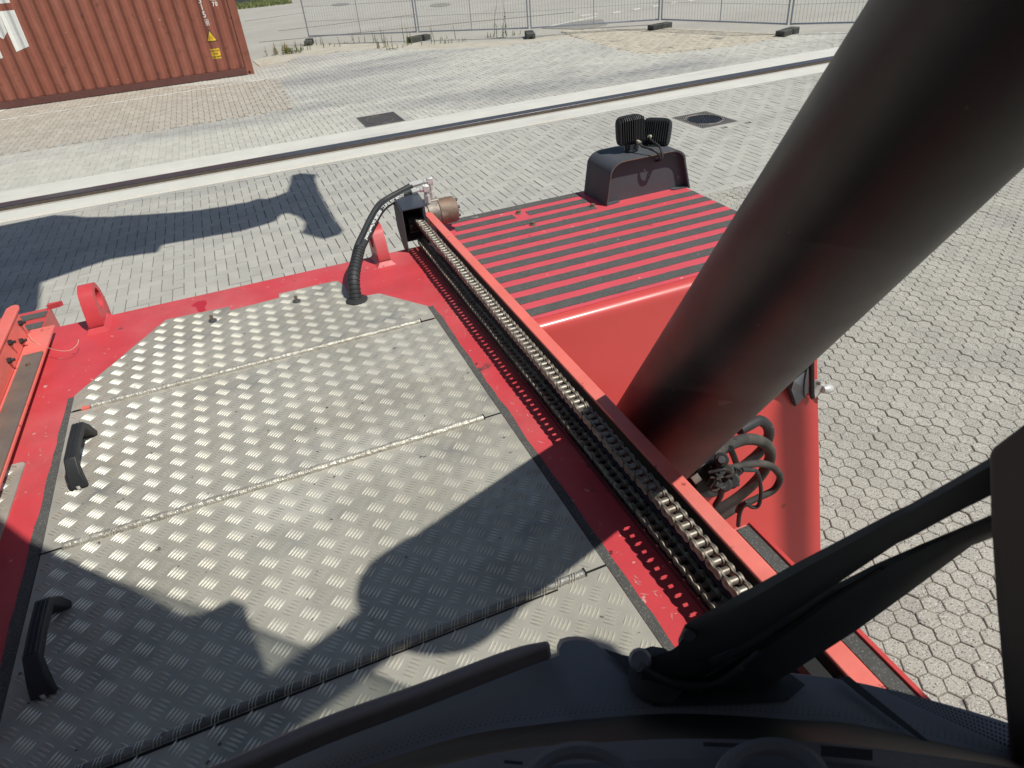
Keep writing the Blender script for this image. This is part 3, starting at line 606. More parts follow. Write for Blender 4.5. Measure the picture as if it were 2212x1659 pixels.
def tread(P, name='tread_plate', z=.0035):
    pl = PB(MB().prism(P, .0002, z), name, 'alu', bevel=0)
    mb = MB(); xs = [p[0] for p in P]; ys = [p[1] for p in P]; ax, ay = .0486, .0454
    for i in range(int(min(xs) / ax) - 1, int(max(xs) / ax) + 2):
        for j in range(int(min(ys) / ay) - 1, int(max(ys) / ay) + 2):
            for ty in (0, 1):
                cx, cy = i * ax + ty * ax / 2 - .001, j * ay + ty * ay / 2 + .0265
                d = (.70, .714) if ty == 0 else (.72, -.694); nrm = (-d[1], d[0])
                for k in (-2, -1, 0, 1, 2):
                    sh = k * .0064; bx, by = cx + nrm[0] * sh, cy + nrm[1] * sh
                    L_ = .0118
                    if clipin(bx, by, P, .004) and clipin(bx + d[0] * L_, by + d[1] * L_, P, .001) and clipin(bx - d[0] * L_, by - d[1] * L_, P, .001): bar(mb, bx, by, d[0], d[1], L_, .0019, .0022)
    mb.v = [(v[0], v[1], v[2] + z) for v in mb.v]
    o = PB(mb, 'tread_bars', 'alu_bar', pl); tag(o, kind='stuff')
    # keep the flat ridges crisp
    return pl
tps = [tread(P) for P in (P1, P2, P3, P4, P5)]
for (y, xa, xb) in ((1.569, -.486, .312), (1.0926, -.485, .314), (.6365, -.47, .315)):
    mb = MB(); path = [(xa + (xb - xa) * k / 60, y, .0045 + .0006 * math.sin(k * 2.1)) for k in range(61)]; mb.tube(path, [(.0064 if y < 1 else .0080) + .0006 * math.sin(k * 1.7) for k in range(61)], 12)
    h = PB(mb, 'rolled_hinge', 'seam_dirty_shaded' if y < 1 else 'seam', smooth=True)
    if y < 1: PB(MB().prism([(xa + .03, y - .0135), (xb - .25, y - .011), (xb - .05, y - .0115), (xb - .05, y - .0085), (xa + .03, y - .0085)], .0036, .0044), 'grime_line', 'gunk_and_shade')
    mb = MB()
    for k in range(int((xb - xa) / .0243)):
        for q in (-1, 0, 1):
            x = xa + .012 + k * .0243 + q * .0045; mb.tube([(x - .005, y - .0090, .0035), (x - .0018, y - .004, .0120), (x + .0018, y + .004, .0120), (x + .005, y + .0090, .0035)],   .0006, 4)
    tag(PB(mb, 'tread_ribs', 'alu_bar', h), kind='stuff')
    PB(MB().box(xb, xb + .003, y - .0065, y + .0065, .003, .0105), 'hinge_stop', 'gunk_and_shade')
    PB(MB().box(xa - .04, xb + .04, y - .0018, y + .0018, .0035, .0042), 'seam_gap', 'gunk_and_shade')
PB(MB().box(-.506, -.488, 1.561, 1.573, .0037, .008), 'hinge_tab', 'red_faded')
for x, y in ((-.2049, 1.8731), (.0273, 1.8704)):
    t = PB(MB().cyl((x, y, .0036), (x, y, .0075), .011, 14), 'catch', 'grey_steel'); PB(MB().box(x - .005, x + .004, y - .002, y + .003, .0075, .022), 'catch_pin', 'rust', t)
for P in ([(-.262, 2.020), (-.245, 2.040), (-.222, 2.036), (-.218, 2.010), (-.226, 1.985), (-.221, 1.965), (-.235, 1.955), (-.245, 1.97), (-.248, 2.0)],):
    PB(MB().prism(P, .0002, .0005), 'touch_up_paint', 'fresh_red')
# grit tape down both sides
def wavy(xa, xb, y0, y1, seed):
    r_ = random.Random(seed); L1 = []; L2 = []
    n_ = 40
    for k in range(n_ + 1): y = y0 + (y1 - y0) * k / n_; L1.append((xa + r_.gauss(0, .0004), y))
    for k in range(n_, -1, -1): y = y0 + (y1 - y0) * k / n_; L2.append((xb + r_.gauss(0, .0012), y))
    return L1 + L2
PB(MB().prism(wavy(-.5245, -.5455, .10, 1.641, 1), .0002, .0016), 'grit_tape', 'tape')
PB(MB().prism(wavy(.3565, .3720, .10, 1.646, 2), .0002, .0016), 'grit_tape', 'tape')

# scratches in the paint
r_ = random.Random(12); mb = MB()
for (x0, x1, y0, y1, n_) in ((.375, .41, .50, .72, 26), (.375, .415, .95, 1.6, 22), (-.62, -.56, 1.1, 1.9, 26), (-.6, .35, 1.97, 2.07, 26)):
    for k in range(n_):
        x, y, a, l = r_.uniform(x0, x1), r_.uniform(y0, y1), r_.uniform(0, 3.14), r_.uniform(.004, .022); dx, dy = math.cos(a) * l, math.sin(a) * l; w_ = r_.uniform(.00025, .0007)
        mb.add([(x, y, .0004), (x + dx * .5 - dy * .06 - w_, y + dy * .5 + dx * .06, .0004), (x + dx, y + dy, .0004), (x + dx * .5 - dy * .06 + w_, y + dy * .5 + dx * .06 + w_, .0004)], [(0, 1, 2, 3)])
tag(PB(mb, 'paint_scratches', 'scratch'), kind='stuff')
# handles
def handle(x, ya, yb):
    mb = MB(); z = .052
    prof_ = [(ya, .0), (ya - .018, .0), (ya - .035, .030), (ya - .030, z)]
    A = [(x, ya + .018, .005), (x, ya + .004, .030), (x, ya - .014, z), (x, (ya + yb) / 2, z + .002), (x, yb + .014, z), (x, yb - .004, .030), (x, yb - .018, .005)]
    wds = [.017, .013, .0115, .011, .0115, .013, .017]; thk = [.006, .010, .0085, .008, .0085, .010, .006]
    vs = []; fs = []; Pn = [Vector(p) for p in A]
    for i, p in enumerate(Pn):
        t = (Pn[min(i + 1, 6)] - Pn[max(i - 1, 0)]).normalized(); u = Vector((1, 0, 0)); v = u.cross(t)
        for (a, b) in ((-1, -1), (1, -1), (1, 1), (-1, 1)): vs.append(p + u * a * wds[i] + v * b * thk[i])
    for i in range(6):
        for k in range(4): fs.append((i * 4 + k, i * 4 + (k + 1) % 4, i * 4 + 4 + (k + 1) % 4, i * 4 + 4 + k))
    fs += [(3, 2, 1, 0), (24, 25, 26, 27)]
    h = PB(MB().add(vs, fs), 'lid_handle', 'black', bevel=.003)
    for s_ in (-.006, .0, .006): PB(MB().tube([(x + s_, ya - .014, z + .0088), (x + s_, (ya + yb) / 2, z + .0105), (x + s_, yb + .014, z + .0088)], .0013, 6), 'grip_ridge', 'black', h)
    for yy in (ya + .020, yb - .020): PB(MB().cyl((x, yy, .006), (x, yy, .0125), .004, 8), 'screw', 'chrome', h)
handle(-.477, 1.425, 1.275); handle(-.470, .925, .795)

# right channel, flange and chains
PB(MB().box(.4425, .4448, .1, 2.04, .0, .012), 'channel_lip', 'lint')
PB(MB().box(.4450, .5090, .1, 2.06, .0003, .003), 'channel_floor', 'gunk_and_shade')
PB(MB().box(.5095, .5135, .1, 2.04, .0, .0945), 'channel_wall', 'gunk_and_shade')
fl = [(.4875, .1), (.5140, .1), (.5140, 2.075), (.5105, 2.088), (.505, 2.094), (.496, 2.094), (.4905, 2.089), (.4875, 2.078)]
PB(MB().prism(fl, .0950, .1020), 'rail_flange', 'red_faded', bevel=.0018)
PB(MB().box(.4730, .4850, .1, 2.02, .0290, .0312), 'chain_guide', 'guide')
# step beside the flange
stp = [(.5143, .1), (.5465, .1), (.5465, .540), (.538, .5435), (.5143, .543)]
PB(MB().prism(stp, .075, .0985), 'side_step', 'red_faded', bevel=.001)
PB(MB().box(.5175, .5385, .1, .5390, .0987, .1000), 'step_tape', 'tape')
PB(MB().box(.5400, .5460, .1, .541, .0987, .104), 'step_lip', 'red_clean')
chain = empty('drive_chain', (0, 0, 0)); chain.parent = mach
PITCH = .01905
def link_mesh(inner):
    rm = MB()
    if inner:
        for s_ in (-.5, .5): rm.cyl((-.0064, s_ * PITCH, 0), (.0064, s_ * PITCH, 0), .0060, 14)
    lm = MB(); xo = .0080 if inner else .0114
    for s_ in (-1, 1):
        x0 = s_ * xo - .0014; pl = []
        for k in range(9): t = math.pi * k / 8; pl.append((PITCH / 2 + .0086 * math.sin(t), .0086 * math.cos(t)))
        pl += [(.0045, -.0068), (.002, -.0056), (-.002, -.0056), (-.0045, -.0068)]
        for k in range(9): t = math.pi + math.pi * k / 8; pl.append((-PITCH / 2 + .0086 * math.sin(t), .0086 * math.cos(t)))
        pl += [(-.0045, .0068), (-.002, .0056), (.002, .0056), (.0045, .0068)]
        lm.xprism(pl, x0, x0 + .0028)
        if not inner:
            for q in (-.5, .5): lm.cyl((s_ * xo - .002, q * PITCH, 0), (s_ * (xo + .0022), q * PITCH, 0), .0028, 8)
    me = bpy.data.meshes.new('chain_link'); nv = len(rm.v); me.from_pydata(rm.v + lm.v, [], rm.f + [tuple(i + nv for i in f) for f in lm.f])
    me.materials.append(M['roller']); me.materials.append(M['link'])
    for i, p in enumerate(me.polygons): p.material_index = 0 if i < len(rm.f) else 1; p.use_smooth = True
    me.set_sharp_from_angle(angle=math.radians(40)); return me
LM = [link_mesh(True), link_mesh(False)]
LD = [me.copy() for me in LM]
for me in LD: me.materials[1] = M['link_lit']
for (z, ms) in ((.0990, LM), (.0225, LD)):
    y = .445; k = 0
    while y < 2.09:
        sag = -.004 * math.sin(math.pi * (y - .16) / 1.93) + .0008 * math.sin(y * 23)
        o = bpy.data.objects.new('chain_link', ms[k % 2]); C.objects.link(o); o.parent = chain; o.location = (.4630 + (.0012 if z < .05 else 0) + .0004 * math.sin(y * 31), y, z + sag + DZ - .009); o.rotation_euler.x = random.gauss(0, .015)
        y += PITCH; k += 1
# anchor at the near end of the chain
PB(MB().box(.454, .474, .30, .448, .078, .096), 'chain_anchor', 'gunk_and_shade')
PB(MB().cyl((.462, .415, .104), (.506, .415, .104), .011, 14), 'anchor_pin', 'grey_steel')

# chain end cover and hydraulic motor
sidep = [(2.045, -.01), (2.045, .138), (2.155, .152), (2.158, .05), (2.125, .005), (2.10, -.01)]
cv2 = PB(MB().xprism(sidep, .408, .411), 'chain_cover', 'grey_steel')
PB(MB().xprism([(2.045, .138), (2.155, .152), (2.155, .155), (2.045, .1412)], .4112, .492), 'cover_top', 'blue_black', cv2)
PB(MB().xprism([(2.155, .152), (2.158, .05), (2.161, .05), (2.158, .152)], .4112, .492), 'cover_back', 'blue_black', cv2)
PB(MB().xprism([(2.158, .049), (2.125, .004), (2.122, .006), (2.155, .051)], .4112, .492), 'cover_chamfer', 'blue_black', cv2)
PB(MB().box(.476, .4845, 2.045, 2.150, .015, .136), 'cover_side_block', 'blue_black', cv2)
PB(MB().cyl((.432, 2.105, .075), (.477, 2.105, .075), .034, 18), 'sprocket', 'gunk_and_shade', cv2)
mot = PB(MB().tube([(.493, 2.16, .070), (.515, 2.16, .070), (.516, 2.16, .070), (.553, 2.16, .070)], [.036, .037, .042, .043], 28), 'motor_body', 'castgrey', smooth=True)
PB(MB().tube([(.5535, 2.16, .070), (.556, 2.16, .070), (.610, 2.16, .070), (.616, 2.16, .070)], [.041, .0435, .0435, .040], 32), 'motor_gerotor_housing', 'rust', mot, smooth=True)
for k in range(7): t = k * 2 * math.pi / 7; PB(MB().cyl((.616, 2.16 + .033 * math.cos(t), .07 + .033 * math.sin(t)), (.623, 2.16 + .033 * math.cos(t), .07 + .033 * math.sin(t)), .0052, 6), 'end_bolt', 'grey_steel', mot)
PB(MB().box(.514, .562, 2.150, 2.185, .100, .1175), 'port_block', 'castgrey', mot, bevel=.004)
def fitting(x, y, ztop, tip):
    f = PB(MB().tube([(x, y, .112), (x, y, .138), (x, y, .1385), (x, y, .150), (x, y, .1505), (x, y, ztop - .012)], [.0105, .0105, .0085, .0085, .0098, .0098], 6), 'hose_fitting', 'chrome', mot)
    PB(MB().box(x - .011, x + .010, y - .010, y + .010, ztop - .018, ztop + .003), 'elbow', 'chrome', f, bevel=.002)
    PB(MB().tube([(x - .010, y, ztop - .008), (x - .020, y, ztop - .008), (x - .0205, y, ztop - .008), (x - .030, y, ztop - .008), (x - .0305, y, ztop - .008), tip], [.009, .009, .0065, .0065, .0098, .0098], 8), 'crimp', 'chrome', f, smooth=True)
fitting(.522, 2.150, .168, (.462, 2.150, .158)); fitting(.545, 2.178, .182, (.475, 2.175, .172))
sh = 300 / 2212
hp = [(.472, 2.150, .1595), (.452, 2.148, .1575)]
def hosept(x, y, yy, ox=700, oy=500, s=sh): p = ony(*q1(x, y, ox, oy, s), yy); return (p.x, p.y, p.z - DZ)
main = hp + [hosept(2010, 58, 2.13), hosept(1860, 195, 2.08), hosept(1725, 425, 2.03), hosept(1600, 690, 1.97), hosept(1500, 910, 1.92), hosept(1435, 1160, 1.875), hosept(1385, 1480, 1.82), (.186, 1.79, .0)]
cm = catmull(main, 7); PB(MB().tube(cm, .0112, 14), 'hydraulic_hose', 'rubber', smooth=True)
c2_ = catmull([(.482, 2.175, .171)] + [(p[0] - .006, p[1] + .019, p[2] + .006) for p in main[2:-1]] + [(.182, 1.81, 0)], 7); PB(MB().tube(c2_, .0095, 14), 'hydraulic_hose', 'rubber', smooth=True)
sl = catmull([Vector(p) + Vector((-.003, .006, .002)) for p in main[6:]], 10)
slv = PB(MB().tube(sl, [.0150 + .003 * i / len(sl) for i in range(len(sl))], 16), 'hose_sleeve', 'rubber', smooth=True)
for i in range(1, len(sl) - 1, 2):
    t = (sl[i + 1] - sl[i - 1]).normalized(); rr2 = .0150 + .003 * i / len(sl); PB(MB().tube([sl[i] - t * .0022, sl[i] - t * .0012, sl[i] + t * .0012, sl[i] + t * .0022], [rr2, rr2 + .0016, rr2 + .0016, rr2], 16), 'sleeve_ring', 'black', slv, smooth=True)
mb = MB(); gx, gy = .186, 1.785
mb.tube([(gx, gy, .004), (gx, gy, .007), (gx, gy, .010)], [.031, .031, .024], 28); PB(mb, 'hose_grommet', 'rubber', smooth=True)
# printing on the hose: text bent along its length
def hose_text(s, i0, size, path, rad, side):
    T = text_tris(s, size, .0003); L_ = [0]
    for i in range(1, len(path)): L_.append(L_[-1] + (path[i] - path[i - 1]).length)
    wid = max(p[0] for t in T for p in t) - min(p[0] for t in T for p in t); mb = MB(); view = Vector((0, 0, CAMZ - DZ))
    for t in T:
        q = []
        for (u, v) in t:
            d = i0 + (-u + wid / 2) if side < 0 else i0 + u + wid / 2
            k = max(1, min(len(path) - 1, next((k for k in range(len(L_)) if L_[k] > d), len(path) - 1))); f = (d - L_[k - 1]) / (L_[k] - L_[k - 1]); p = path[k - 1].lerp(path[k], f)
            tg = (path[k] - path[k - 1]).normalized(); if_ = (view - p).normalized(); b_ = tg.cross(if_).normalized(); nn = b_.cross(tg).normalized() * 1
            if nn.dot(if_) < 0: nn = -nn
            a = (v - size * .3) / rad * side; q.append(p + nn * math.cos(a) * (rad + .0006) + b_ * math.sin(a) * (rad + .0006))
        mb.add(q, [tuple(range(len(q)))])
    PB(mb, 'hose_print', 'white_paint')
hose_text('Soocoa PowerTech 380/2000   1/2" EN 857 2SC MSHA', .03, .0125, cm, .0112, -1)

# striped walkway on the right tank, with sloping front sheet
RX0, RX1 = .50, 1.475
mb = MB(); profy = [(2.245, 0), (1.428, 0), (1.416, -.002), (1.405, -.008), (1.398, -.018), (1.396, -.030)]
for k in range(1, 9): z = -.03 - k * .16; profy.append((1.396 + (z + .03) * .27, z))
profy += [(1.05, -1.31), (2.245, -1.31)]
tank = PB(MB().xprism(profy, RX0, RX1), 'side_tank', 'red_clean', smooth=True)
PB(MB().box(RX0 + .004, RX1 - .001, 1.430, 2.243, .0003, .0022), 'walkway_sheet', 'fender_red')
for k in range(11):
    y0 = 1.4474 + .0752 * k; y1 = y0 + .040; segs = [(.53, RX1 - .002)]
    if k == 10: segs = [(.60, 1.116)]; 
    if k == 9: segs = [(.60, .822), (.873, 1.110)]
    if k == 8: segs = [(.58, 1.100)]
    if k == 10: y1 = min(y1, 2.241)
    for a, b in segs:
        r_ = random.Random(k); up_ = [(a + (b - a) * q / 30, y1 + r_.gauss(0, .0006)) for q in range(31)]; lo_ = [(a + (b - a) * q / 30, y0 + r_.gauss(0, .0006)) for q in range(30, -1, -1)]
        PB(MB().prism(up_ + lo_, .0024, .0036), 'grit_strip', 'tape')
for x, y in ((.8478, 2.1632), (.8465, 2.0359), (1.0954, 2.0731)):
    b_ = PB(MB().cyl((x, y, .0024), (x, y, .005), .013, 16), 'washer', 'castgrey'); PB(MB().cyl((x, y, .005), (x, y, .013), .0085, 6), 'bolt_head', 'rust', b_)
# grey lamp box
LB = empty('lamp_box', (0, 0, 0)); LB.parent = mach
def arch(ins, y):
    L_ = [(1.137 + ins, 0), (1.152 + ins, .105)]
    for k in range(1, 7): t = k / 7 * math.pi / 2; L_.append((1.152 + ins + (.058 - ins) * (1 - math.cos(t)), .105 + (.045 - ins) * math.sin(t)))
    L_.append((1.212, .150 - ins)); L_.append((1.408, .150 - ins))
    for k in range(1, 7): t = k / 7 * math.pi / 2; L_.append((1.408 + (.052 - ins) * math.sin(t), .150 - ins - (.042) * (1 - math.cos(t))))
    L_ += [(1.460 - ins, .105), (1.488 - ins, 0)]
    return [(x, y, z) for x, z in L_]
A0, A1, B0, B1 = arch(0, 2.05), arch(0, 2.222), arch(.006, 2.05), arch(.006, 2.222)
mb = MB(); mb.strip(A0, A1); mb.strip(B1, B0); mb.strip(B0, A0); mb.strip(A1, B1); PB(mb, 'housing', 'grey_steel', LB, smooth=True)
Fp = arch(.0065, 2.075); mb = MB(); mb.add(Fp + [(p[0], 2.079, p[2]) for p in Fp], [tuple(range(len(Fp)))]); PB(mb, 'face_plate', 'grey_steel', LB)
PB(MB().prism([(1.140, 2.052), (1.190, 2.058), (1.200, 2.066), (1.198, 2.076), (1.146, 2.076)], .0024, .006), 'mount_foot', 'grey_steel', LB)
PB(MB().prism([(1.484, 2.052), (1.424, 2.055), (1.412, 2.066), (1.425, 2.076), (1.480, 2.076)], .0024, .006), 'mount_foot', 'grey_steel', LB)
mb = MB(); E0 = [Vector(p) for p in arch(.002, 2.0495)][:10]; mb.tube(E0, .0012, 5); PB(mb, 'worn_edge', 'rust', LB)
def lamp(cx, cy, cz, yaw, pitch, lab):
    Mx = Matrix.Translation((cx, cy, cz)) @ Matrix.Rotation(yaw, 4, 'Z') @ Matrix.Rotation(pitch, 4, 'X')
    def T(mb): mb.v = [tuple(Mx @ Vector(v)) for v in mb.v]; return mb
    n = 28; sh_ = []
    for k in range(n):
        t = 2 * math.pi * k / n; c, s_ = math.cos(t), math.sin(t); sh_.append((math.copysign(abs(c) ** .42, c) * .052, math.copysign(abs(s_) ** .42, s_) * .050))
    mb = MB(); vs = []
    for (yy, sc_) in ((.020, .96), (.016, 1), (.002, 1), (-.004, .94)): vs += [(p[0] * sc_, yy, p[1] * sc_) for p in sh_]
    fs = [tuple(range(n)), tuple(range(4 * n - 1, 3 * n - 1, -1))]
    for q in range(3): fs += [(q * n + k, q * n + n + k, q * n + n + (k + 1) % n, q * n + (k + 1) % n) for k in range(n)]
    L0 = PB(T(mb.add(vs, fs)), 'work_lamp', 'black', smooth=True)
    for k in range(-6, 7):
        x = k * .0078; hh = .050 * (1 - abs(x / .056) ** 5) ** .3; PB(T(MB().xprism([(-.002, -hh * .96), (-.014, -hh * .93), (-.026 + .012 * abs(k) / 6, -hh * .7), (-.028 + .012 * abs(k) / 6, hh * .7), (-.014, hh * .93), (-.002, hh * .96)], x - .0014, x + .0014)), 'cooling_fin', 'black', L0)
    PB(T(MB().box(-.018, .018, -.020, -.008, -.064, -.046).box(-.020, -.016, -.012, .012, -.088, -.05).box(.016, .020, -.012, .012, -.088, -.05)), 'bracket', 'black', L0)
    return Mx
m1 = lamp(1.283, 2.14, .222, .05, -.12, ''); m2 = lamp(1.402, 2.160, .192, -.85, -.40, '')
PB(MB().box(1.266, 1.300, 2.126, 2.154, .1505, .153).box(1.266, 1.269, 2.126, 2.154, .153, .172).box(1.297, 1.300, 2.126, 2.154, .153, .172), 'lamp_foot', 'chrome', LB)
PB(MB().box(1.376, 1.412, 2.140, 2.166, .1505, .156), 'lamp_foot', 'black', LB)
for (Mx, a) in ((m1, (.010, -.026, -.038)), (m2, (-.012, -.026, -.020))):
    p0 = Mx @ Vector(a); p1 = Mx @ (Vector(a) + Vector((0, -.016, -.003))); PB(MB().cyl(p0, p1, .0062, 10), 'cable_plug', 'cream', LB)
    end = Vector((1.345 + (a[0] < 0) * .006, 2.048, .128)); mid = (p1 + end) / 2 + Vector((.0, -.035, .01))
    PB(MB().tube(catmull([p1, p1 + Vector((.002, -.012, -.010)), mid, end + Vector((0, -.012, .006)), end + Vector((0, .02, -.008))], 6), .0042, 8), 'lamp_cable', 'rubber', LB, smooth=True)

# left side: mirrored rail, plates, walkway corner
PB(MB().box(-.6795, -.6760, .1, 2.015, .030, .0948), 'left_channel_web', 'red_faded')
PB(MB().prism([(-.705, .1), (-.6725, .1), (-.6725, 2.03), (-.676, 2.048), (-.684, 2.056), (-.695, 2.054), (-.705, 2.04)], .095, .102), 'left_rail_flange', 'red_faded', bevel=.0018)
PB(MB().box(-.6755, -.6150, .1, 2.035, .0235, .0300), 'left_foot_plate', 'red_faded', bevel=.001)
PB(MB().box(-.6755, -.640, .1, 2.02, .0002, .0233), 'foot_gap_shade', 'gunk_and_shade')  # black filler standing in for the shade under the raised plate
PB(MB().box(-.664, -.6175, .1, 1.865, .0302, .037), 'wear_plate', 'wearplate', bevel=.001)
PB(MB().cyl((-.640, 1.80, .037), (-.640, 1.80, .042), .006, 8), 'rivet', 'rust')
for (y, z) in ((1.985, .075), (1.93, .048), (1.86, .080), (1.80, .060)):
    b_ = PB(MB().cyl((-.6758, y, z), (-.668, y, z), .0075, 6), 'web_bolt', 'black'); PB(MB().cyl((-.668, y, z), (-.660, y, z), .004, 8), 'stud_end', 'rubber', b_)
PB(MB().box(-1.6, -.668, 1.40, 2.250, -.9, -.0015), 'left_tank', 'red_clean')
PB(MB().box(-1.6, -.672, 2.185, 2.225, -.001, .0006), 'grit_strip', 'tape'); PB(MB().box(-1.6, -.672, 2.110, 2.150, -.001, .0006), 'grit_strip', 'tape')
PB(MB().prism([(-.672, 2.236), (-.640, 2.242), (-.632, 2.250), (-.670, 2.252)], -.003, .012), 'corner_tab', 'red')
wire = [hosept(x, y, yy, 0, 600, 800 / 2212) for x, y, yy in ((195, 650, 1.99), (230, 700, 1.95), (300, 735, 1.91), (400, 765, 1.86), (480, 765, 1.85), (530, 730, 1.87), (545, 690, 1.90))]
PB(MB().tube(catmull([(p[0], p[1], max(p[2], .003)) for p in wire], 5), .0007, 5), 'loose_wire', 'cream')

# lift cylinder: rises back past the cab
axis = Vector((0, -.50819, .86124)); cc = Vector((.645, .2945, .174 + .86)); Rc = .106
cyl = PB(MB().tube([cc - axis * 2.35, cc - axis * 2.33, cc + axis * .22, cc + axis * .225, cc + axis * .32, cc + axis * .33], [Rc - .006, Rc, Rc, Rc + .004, Rc + .004, Rc - .012], 96), 'lift_cylinder', 'hydraulic', smooth=True)
PB(MB().tube([cc + axis * .331, cc + axis * 4.4], .046, 40), 'piston_rod', 'chrome', cyl, smooth=True)
PB(MB().tube([cc - axis * 2.3 + Vector((0, 0, 0)), cc - axis * 2.2], [Rc + .012, Rc + .012], 48), 'gland_ring', 'grey_steel', cyl, smooth=True)

# hoses at the cylinder foot
t7 = 700 / 2212
def hz(L_, ys):
    n_ = len(L_); return catmull([(lambda p: (p.x, p.y, p.z - DZ))(ony(*q1(x, y, 1500, 900, t7), ys[0] + (ys[1] - ys[0]) * i / (n_ - 1))) for i, (x, y) in enumerate(L_)], 8)
def HS(L_, ys, r_, mt='rubber_dusty', nm='return_hose'): return PB(MB().tube(hz(L_, ys), r_, 16), nm, mt, smooth=True)
HS([(880, 760), (960, 710), (1060, 655), (1160, 628), (1260, 640), (1330, 690), (1345, 770), (1300, 870), (1210, 980), (1090, 1085), (950, 1175), (880, 1210)], (1.00, 1.14), .0150)
HS([(1100, 560), (1190, 510), (1260, 480), (1320, 520), (1335, 590), (1300, 680), (1230, 760), (1120, 850), (1000, 950), (860, 1050)], (1.12, 1.20), .0150, 'rubber')
HS([(940, 880), (1050, 855), (1150, 832), (1260, 820), (1350, 840), (1410, 895), (1420, 950), (1370, 1030), (1260, 1085), (1130, 1145), (1000, 1225), (930, 1265)], (.97, 1.05), .0095)
HS([(1120, 870), (1190, 872), (1235, 880), (1262, 950), (1272, 1060), (1252, 1150), (1205, 1165), (1150, 1135), (1105, 1150), (1080, 1200)], (.95, 1.0), .0052, 'rubber', 'signal_cable')
HS([(1160, 1120), (1120, 1170), (1100, 1230), (1092, 1310)], (.98, 1.0), .0058, 'rubber', 'signal_cable')
HS([(1030, 700), (1055, 760), (1085, 840)], (1.0, 1.05), .008, 'gunk_and_shade', 'clamp_strap')
HS([(970, 1000), (950, 1080), (910, 1150)], (.93, .95), .0072, 'rubber', 'signal_cable')
HS([(700, 1020), (800, 1040), (880, 1045), (960, 1020)], (.98, 1.06), .014, 'rubber')
mb = MB()
def at7(x, y, yy): p = ony(*q1(x, y, 1500, 900, t7), yy); return Vector((p.x, p.y, p.z - DZ))
a = at7(850, 880, .99); vb = PB(MB().box(a.x - .045, a.x + .035, a.y - .02, a.y + .08, a.z - .05, a.z + .045), 'valve_block', 'gunk_and_shade', bevel=.006)
vd = (-Vector(at7(960, 790, .95)) + Vector((0, 0, .86))).normalized()
for (x, y, yy, r_, n_, mt) in ((960, 790, .94, .017, 14, 'black'), (960, 790, .934, .009, 16, 'grey_steel'), (1000, 880, .94, .018, 10, 'rubber_dusty'), (1030, 950, .94, .022, 12, 'rubber'), (985, 985, .935, .018, 10, 'rubber'), (900, 1000, .94, .014, 9, 'rubber_dusty'), (760, 940, .96, .014, 4, 'castgrey')):
    p = at7(x, y, yy); PB(MB().tube([p - vd * .03, p + vd * .004, p + vd * .008], [r_, r_, r_ * .8], n_), 'connector', mt, vb, smooth=n_ > 9)
r_ = random.Random(4)
for k in range(26):
    p = at7(r_.uniform(880, 1080), r_.uniform(860, 1020), .93 + r_.uniform(0, .02)); d = Vector((r_.gauss(0, 1), r_.gauss(0, 1), r_.gauss(0, 1))).normalized() * .016
    PB(MB().tube([p - d, p + Vector((0, -.004, .003)), p + d], .0036, 6), 'cable_tie', 'rubber' if k % 3 else 'rubber_dusty', vb, smooth=True)

# mirror beside the tank
s2_ = 200 / 1659
def at5(x, y, yy=1.27): p = ony(*q1(x, y, 1940, 880, s2_), yy); return Vector((p.x, p.y, p.z - DZ))
mir = empty('side_mirror', (0, 0, 0)); mir.parent = mach
qd = [at5(695, 250), at5(690, 850), at5(400, 1160), at5(270, 780), at5(330, 560, 1.26)]
nrm = Vector((0, 1, .25)).normalized() * .022
PB(MB().add([p for p in qd] + [p + nrm for p in qd], [(0, 1, 2, 3, 4), (9, 8, 7, 6, 5)] + [(k, 5 + k, 5 + (k + 1) % 5, (k + 1) % 5) for k in range(5)]), 'mirror_shell', 'black', mir, bevel=.004)
cen = sum(qd, Vector()) / 5; ins = [cen + (p - cen) * .84 - nrm * .16 for p in qd]
PB(MB().add(ins, [(0, 1, 2, 3, 4)]), 'mirror_face', 'face', mir)
PB(MB().tube(catmull([at5(640, 370, 1.262), at5(600, 560, 1.262), at5(580, 760, 1.262), at5(585, 900, 1.262), at5(610, 950, 1.262)], 5), .002, 6), 'mirror_seal', 'black', mir)
PB(MB().tube([at5(740, 120), at5(740, 320), at5(742, 640), at5(745, 880), at5(760, 945)], .0078, 14), 'mirror_arm', 'black', mir, smooth=True)
br = [at5(795, 600, 1.275), at5(905, 580, 1.275), at5(1000, 650, 1.275), at5(980, 830, 1.275), at5(800, 970, 1.275), at5(795, 880, 1.275)]
PB(MB().add(br + [p + Vector((0, .004, 0)) for p in br], [tuple(range(6)), tuple(range(11, 5, -1))] + [(k, 6 + k, 6 + (k + 1) % 6, (k + 1) % 6) for k in range(6)]), 'arm_bracket', 'chrome', mir)
kb = at5(1070, 770, 1.27); PB(MB().tube([kb + Vector((-.02, 0, .004)), kb + Vector((-.005, -.002, .002)), kb + Vector((.012, -.003, 0)), kb + Vector((.020, -.003, -.001))], [.012, .016, .012, .003], 14), 'bracket_knob', 'chrome', mir, smooth=True)
PB(MB().cyl(at5(885, 660, 1.268), at5(885, 660, 1.274), .006, 8), 'bracket_bolt', 'rust', mir)

